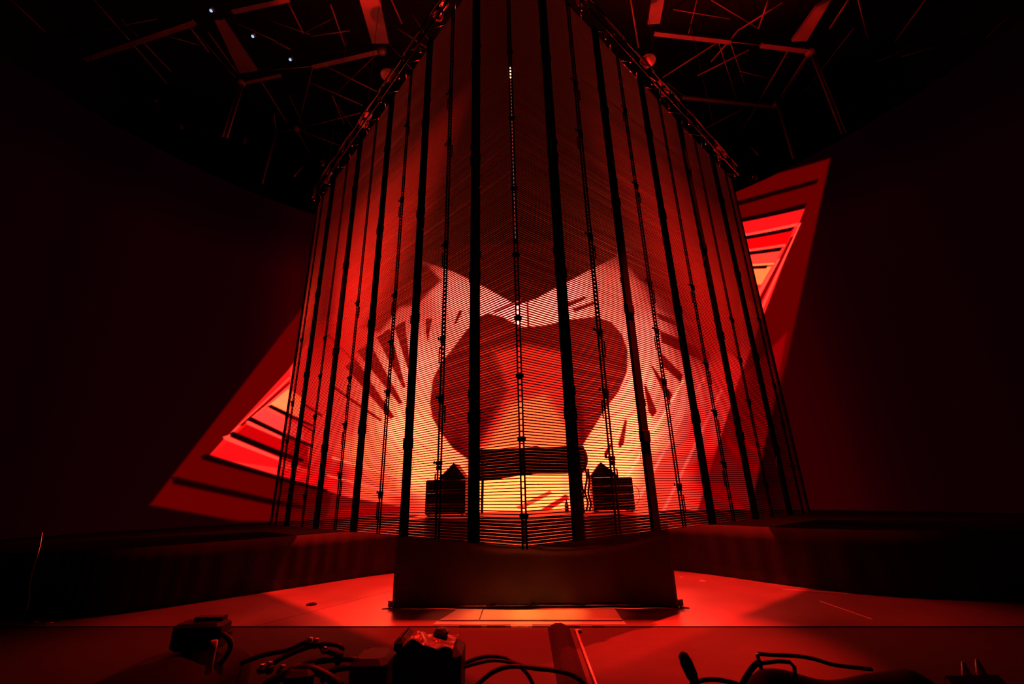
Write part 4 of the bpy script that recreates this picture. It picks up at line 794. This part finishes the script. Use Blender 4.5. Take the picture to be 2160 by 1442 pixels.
cs2 = [([(-0.132,1.15,1.159),(-0.108,1.15,1.17),(-0.071,1.15,1.177),(-0.039,1.15,1.174),(-0.013,1.15,1.163),(0.035,1.15,1.151),(0.092,1.15,1.147)], 0.0042, 'black cable arching highest to the right of the black box'),
       ([(-0.136,1.12,1.163),(-0.1,1.12,1.172),(-0.059,1.12,1.178),(-0.023,1.12,1.174),(0.003,1.12,1.167)], 0.0036, 'black cable arching just under the highest one'),
       ([(-0.096,1.08,1.143),(-0.062,1.08,1.167),(-0.027,1.08,1.178),(0.013,1.08,1.177),(0.082,1.08,1.168),(0.116,1.08,1.157),(0.137,1.08,1.139)], 0.0046, 'black cable crossing in front of the cable ramp'),
       ([(-0.002,1.06,1.187),(0.017,1.06,1.168),(0.029,1.06,1.146)], 0.0038, 'black cable dropping from the crossing to the bottom edge')]
for pts, r, la in cs2: tag(MB().tube(spline(pts, 6), r, 8).build('cable', M['rubber'], None, True, origin=pts[0]), la, 'cable', 'cables beside the black box')
# right-hand gear
m0 = (0.351,1.08,1.17)
mc = thing('microphone', 'small black capsule on a bent lead sticking up at the lower right', 'microphone', (m0[0], m0[1], m0[2]))
axm = Vector((-0.35, 0.1, 1)).normalized()
MB().lathe([(0.004, 0.028), (0.010, 0.022), (0.013, 0.008), (0.012, -0.016), (0.007, -0.028)], (0, 0, 0), 14, axm).build('capsule', M['plastic'], mc, True)
bs = [Vector(p) - Vector(m0) for p in [(0.355,1.08,1.157),(0.356,1.08,1.145),(0.355,1.08,1.13)]]
MB().tube(bs, 0.006, 8).build('neck', M['rubber'], mc, True)
for pts, r, la in [([(0.356,1.08,1.141),(0.375,1.08,1.146),(0.404,1.08,1.147),(0.442,1.08,1.14),(0.462,1.08,1.13)], 0.0045, 'black lead running right from the small capsule'),
                   ([(0.459,1.1,1.123),(0.478,1.1,1.145),(0.499,1.1,1.164),(0.514,1.1,1.169)], 0.006, 'black lead rising to the wire clip at the lower right'),
                   ([(0.525,1.13,1.175),(0.556,1.13,1.172),(0.607,1.13,1.169),(0.647,1.13,1.162),(0.686,1.13,1.151),(0.765,1.13,1.141)], 0.004, 'thin lead trailing right from the wire clip')]:
    tag(MB().tube(spline(pts, 6), r, 8).build('lead', M['rubber'], None, True, origin=pts[0]), la, 'cable', 'leads at the lower right')
w0 = (0.507,1.1,1.166)
wc = thing('wire_clip', 'bent shiny wire clip standing up at the lower right', 'clip', w0)
MB().tube([Vector(p) - Vector(w0) for p in [(0.508,1.1,1.185),(0.509,1.1,1.176),(0.511,1.1,1.166),(0.511,1.1,1.156)]], 0.004, 6).build('upright', M['steel'], wc, True)
MB().tube([Vector(p) - Vector(w0) for p in [(0.514,1.1,1.167),(0.549,1.1,1.17),(0.574,1.1,1.168),(0.582,1.1,1.159),(0.58,1.1,1.143),(0.574,1.1,1.123)]], 0.004, 6).build('bow', M['rubber'], wc, True)
z0, z1 = (0.453,1.12,1.148), (0.914,1.12,1.151)
rb = thing('rolled_cloth', 'dark rolled cloth lying along the lower right edge', 'cloth', ((z0[0] + z1[0]) / 2, 1.12, CZ))
rwid = z1[0] - z0[0]; rhh = z1[2] - CZ
def roll(u, v):
    a = v * 2 * PI; r = rhh * 0.5 * (0.85 + 0.15 * math.sin(u * 7 + 1)) * (0.35 + 0.65 * min(1, u * 6, (1 - u) * 6))
    return ((u - 0.5) * rwid, 0.06 * math.cos(a), r + r * math.sin(a) * (1 + 0.08 * math.sin(u * 19 + a * 2)) + 0.001)
MB().grid(roll, 50, 18).build('roll', M['cloth'], rb, True)
n0, n1 = (0.846,1.06,1.157), (0.952,1.06,1.158)
rt = thing('tablet', 'flat red-lit panel lying tilted at the lower right corner', 'tablet', ((n0[0] + n1[0]) / 2, 0.985, CZ), 0.0)
MB().bar((0, -0.05, 0.012), (0, 0.06, n0[2] - CZ - 0.004), n1[0] - n0[0], 0.010).build('panel', M['sheetmat'], rt)
MB().box((0, 0.055, (n0[2] - CZ) * 0.45), (0.04, 0.008, (n0[2] - CZ) * 0.9)).build('stand', M['black'], rt)
for i, (p, la) in enumerate((((0.972,1.1,1.161), 'pointed shiny knob right of the pair at the lower right corner'), ((0.941,1.1,1.157), 'pointed shiny knob left of the pair at the lower right corner'))):
    kn = thing('knob', la, 'knob', (p[0], p[1], CZ), 0, 'shiny knobs at the lower right corner')
    hgt = p[2] - CZ
    MB().lathe([(0.012, 0.0), (0.010, hgt * 0.5), (0.006, hgt * 0.7)], (0, 0, 0), 10).build('stem', M['plastic'], kn, True)
    MB().lathe([(0.006, hgt * 0.68), (0.009, hgt * 0.8), (0.003, hgt + 0.004)], (0, 0, 0), 10).build('tip', M['sheetmat'], kn, True)
# seam lamp; the glowing strip below it imitates light showing through the gap
sl = (TIP[0], TIP[1] + 0.034, (0.118,4.75,7.451)[2]); sb_ = (0.111,4.75,4.591)
sm = thing('seam_lamp', 'small lamp behind the front seam above a glowing strip imitating light through the gap', 'lamp', sl)
MB().lathe([(0.006, -0.10), (0.010, -0.08), (0.010, 0.10), (0.006, 0.12)], (0, 0, 0), 12).build('tube', M['beam'], sm, True)
MB().tube([(0, 0, -0.12), (0, 0, sb_[2] - sl[2])], 0.006, 8).build('gap_glow', M['strip'], sm, True)
MB().lathe([(0.008, 0.12), (0.010, 0.14), (0.010, 0.24), (0.006, 0.26)], (0, 0, 0), 12).build('cap', M['black'], sm, True)
MB().tube([(0, 0, 0.25), (0, 0, 21.0 - sl[2])], 0.004, 5).build('flex', M['rubber'], sm)
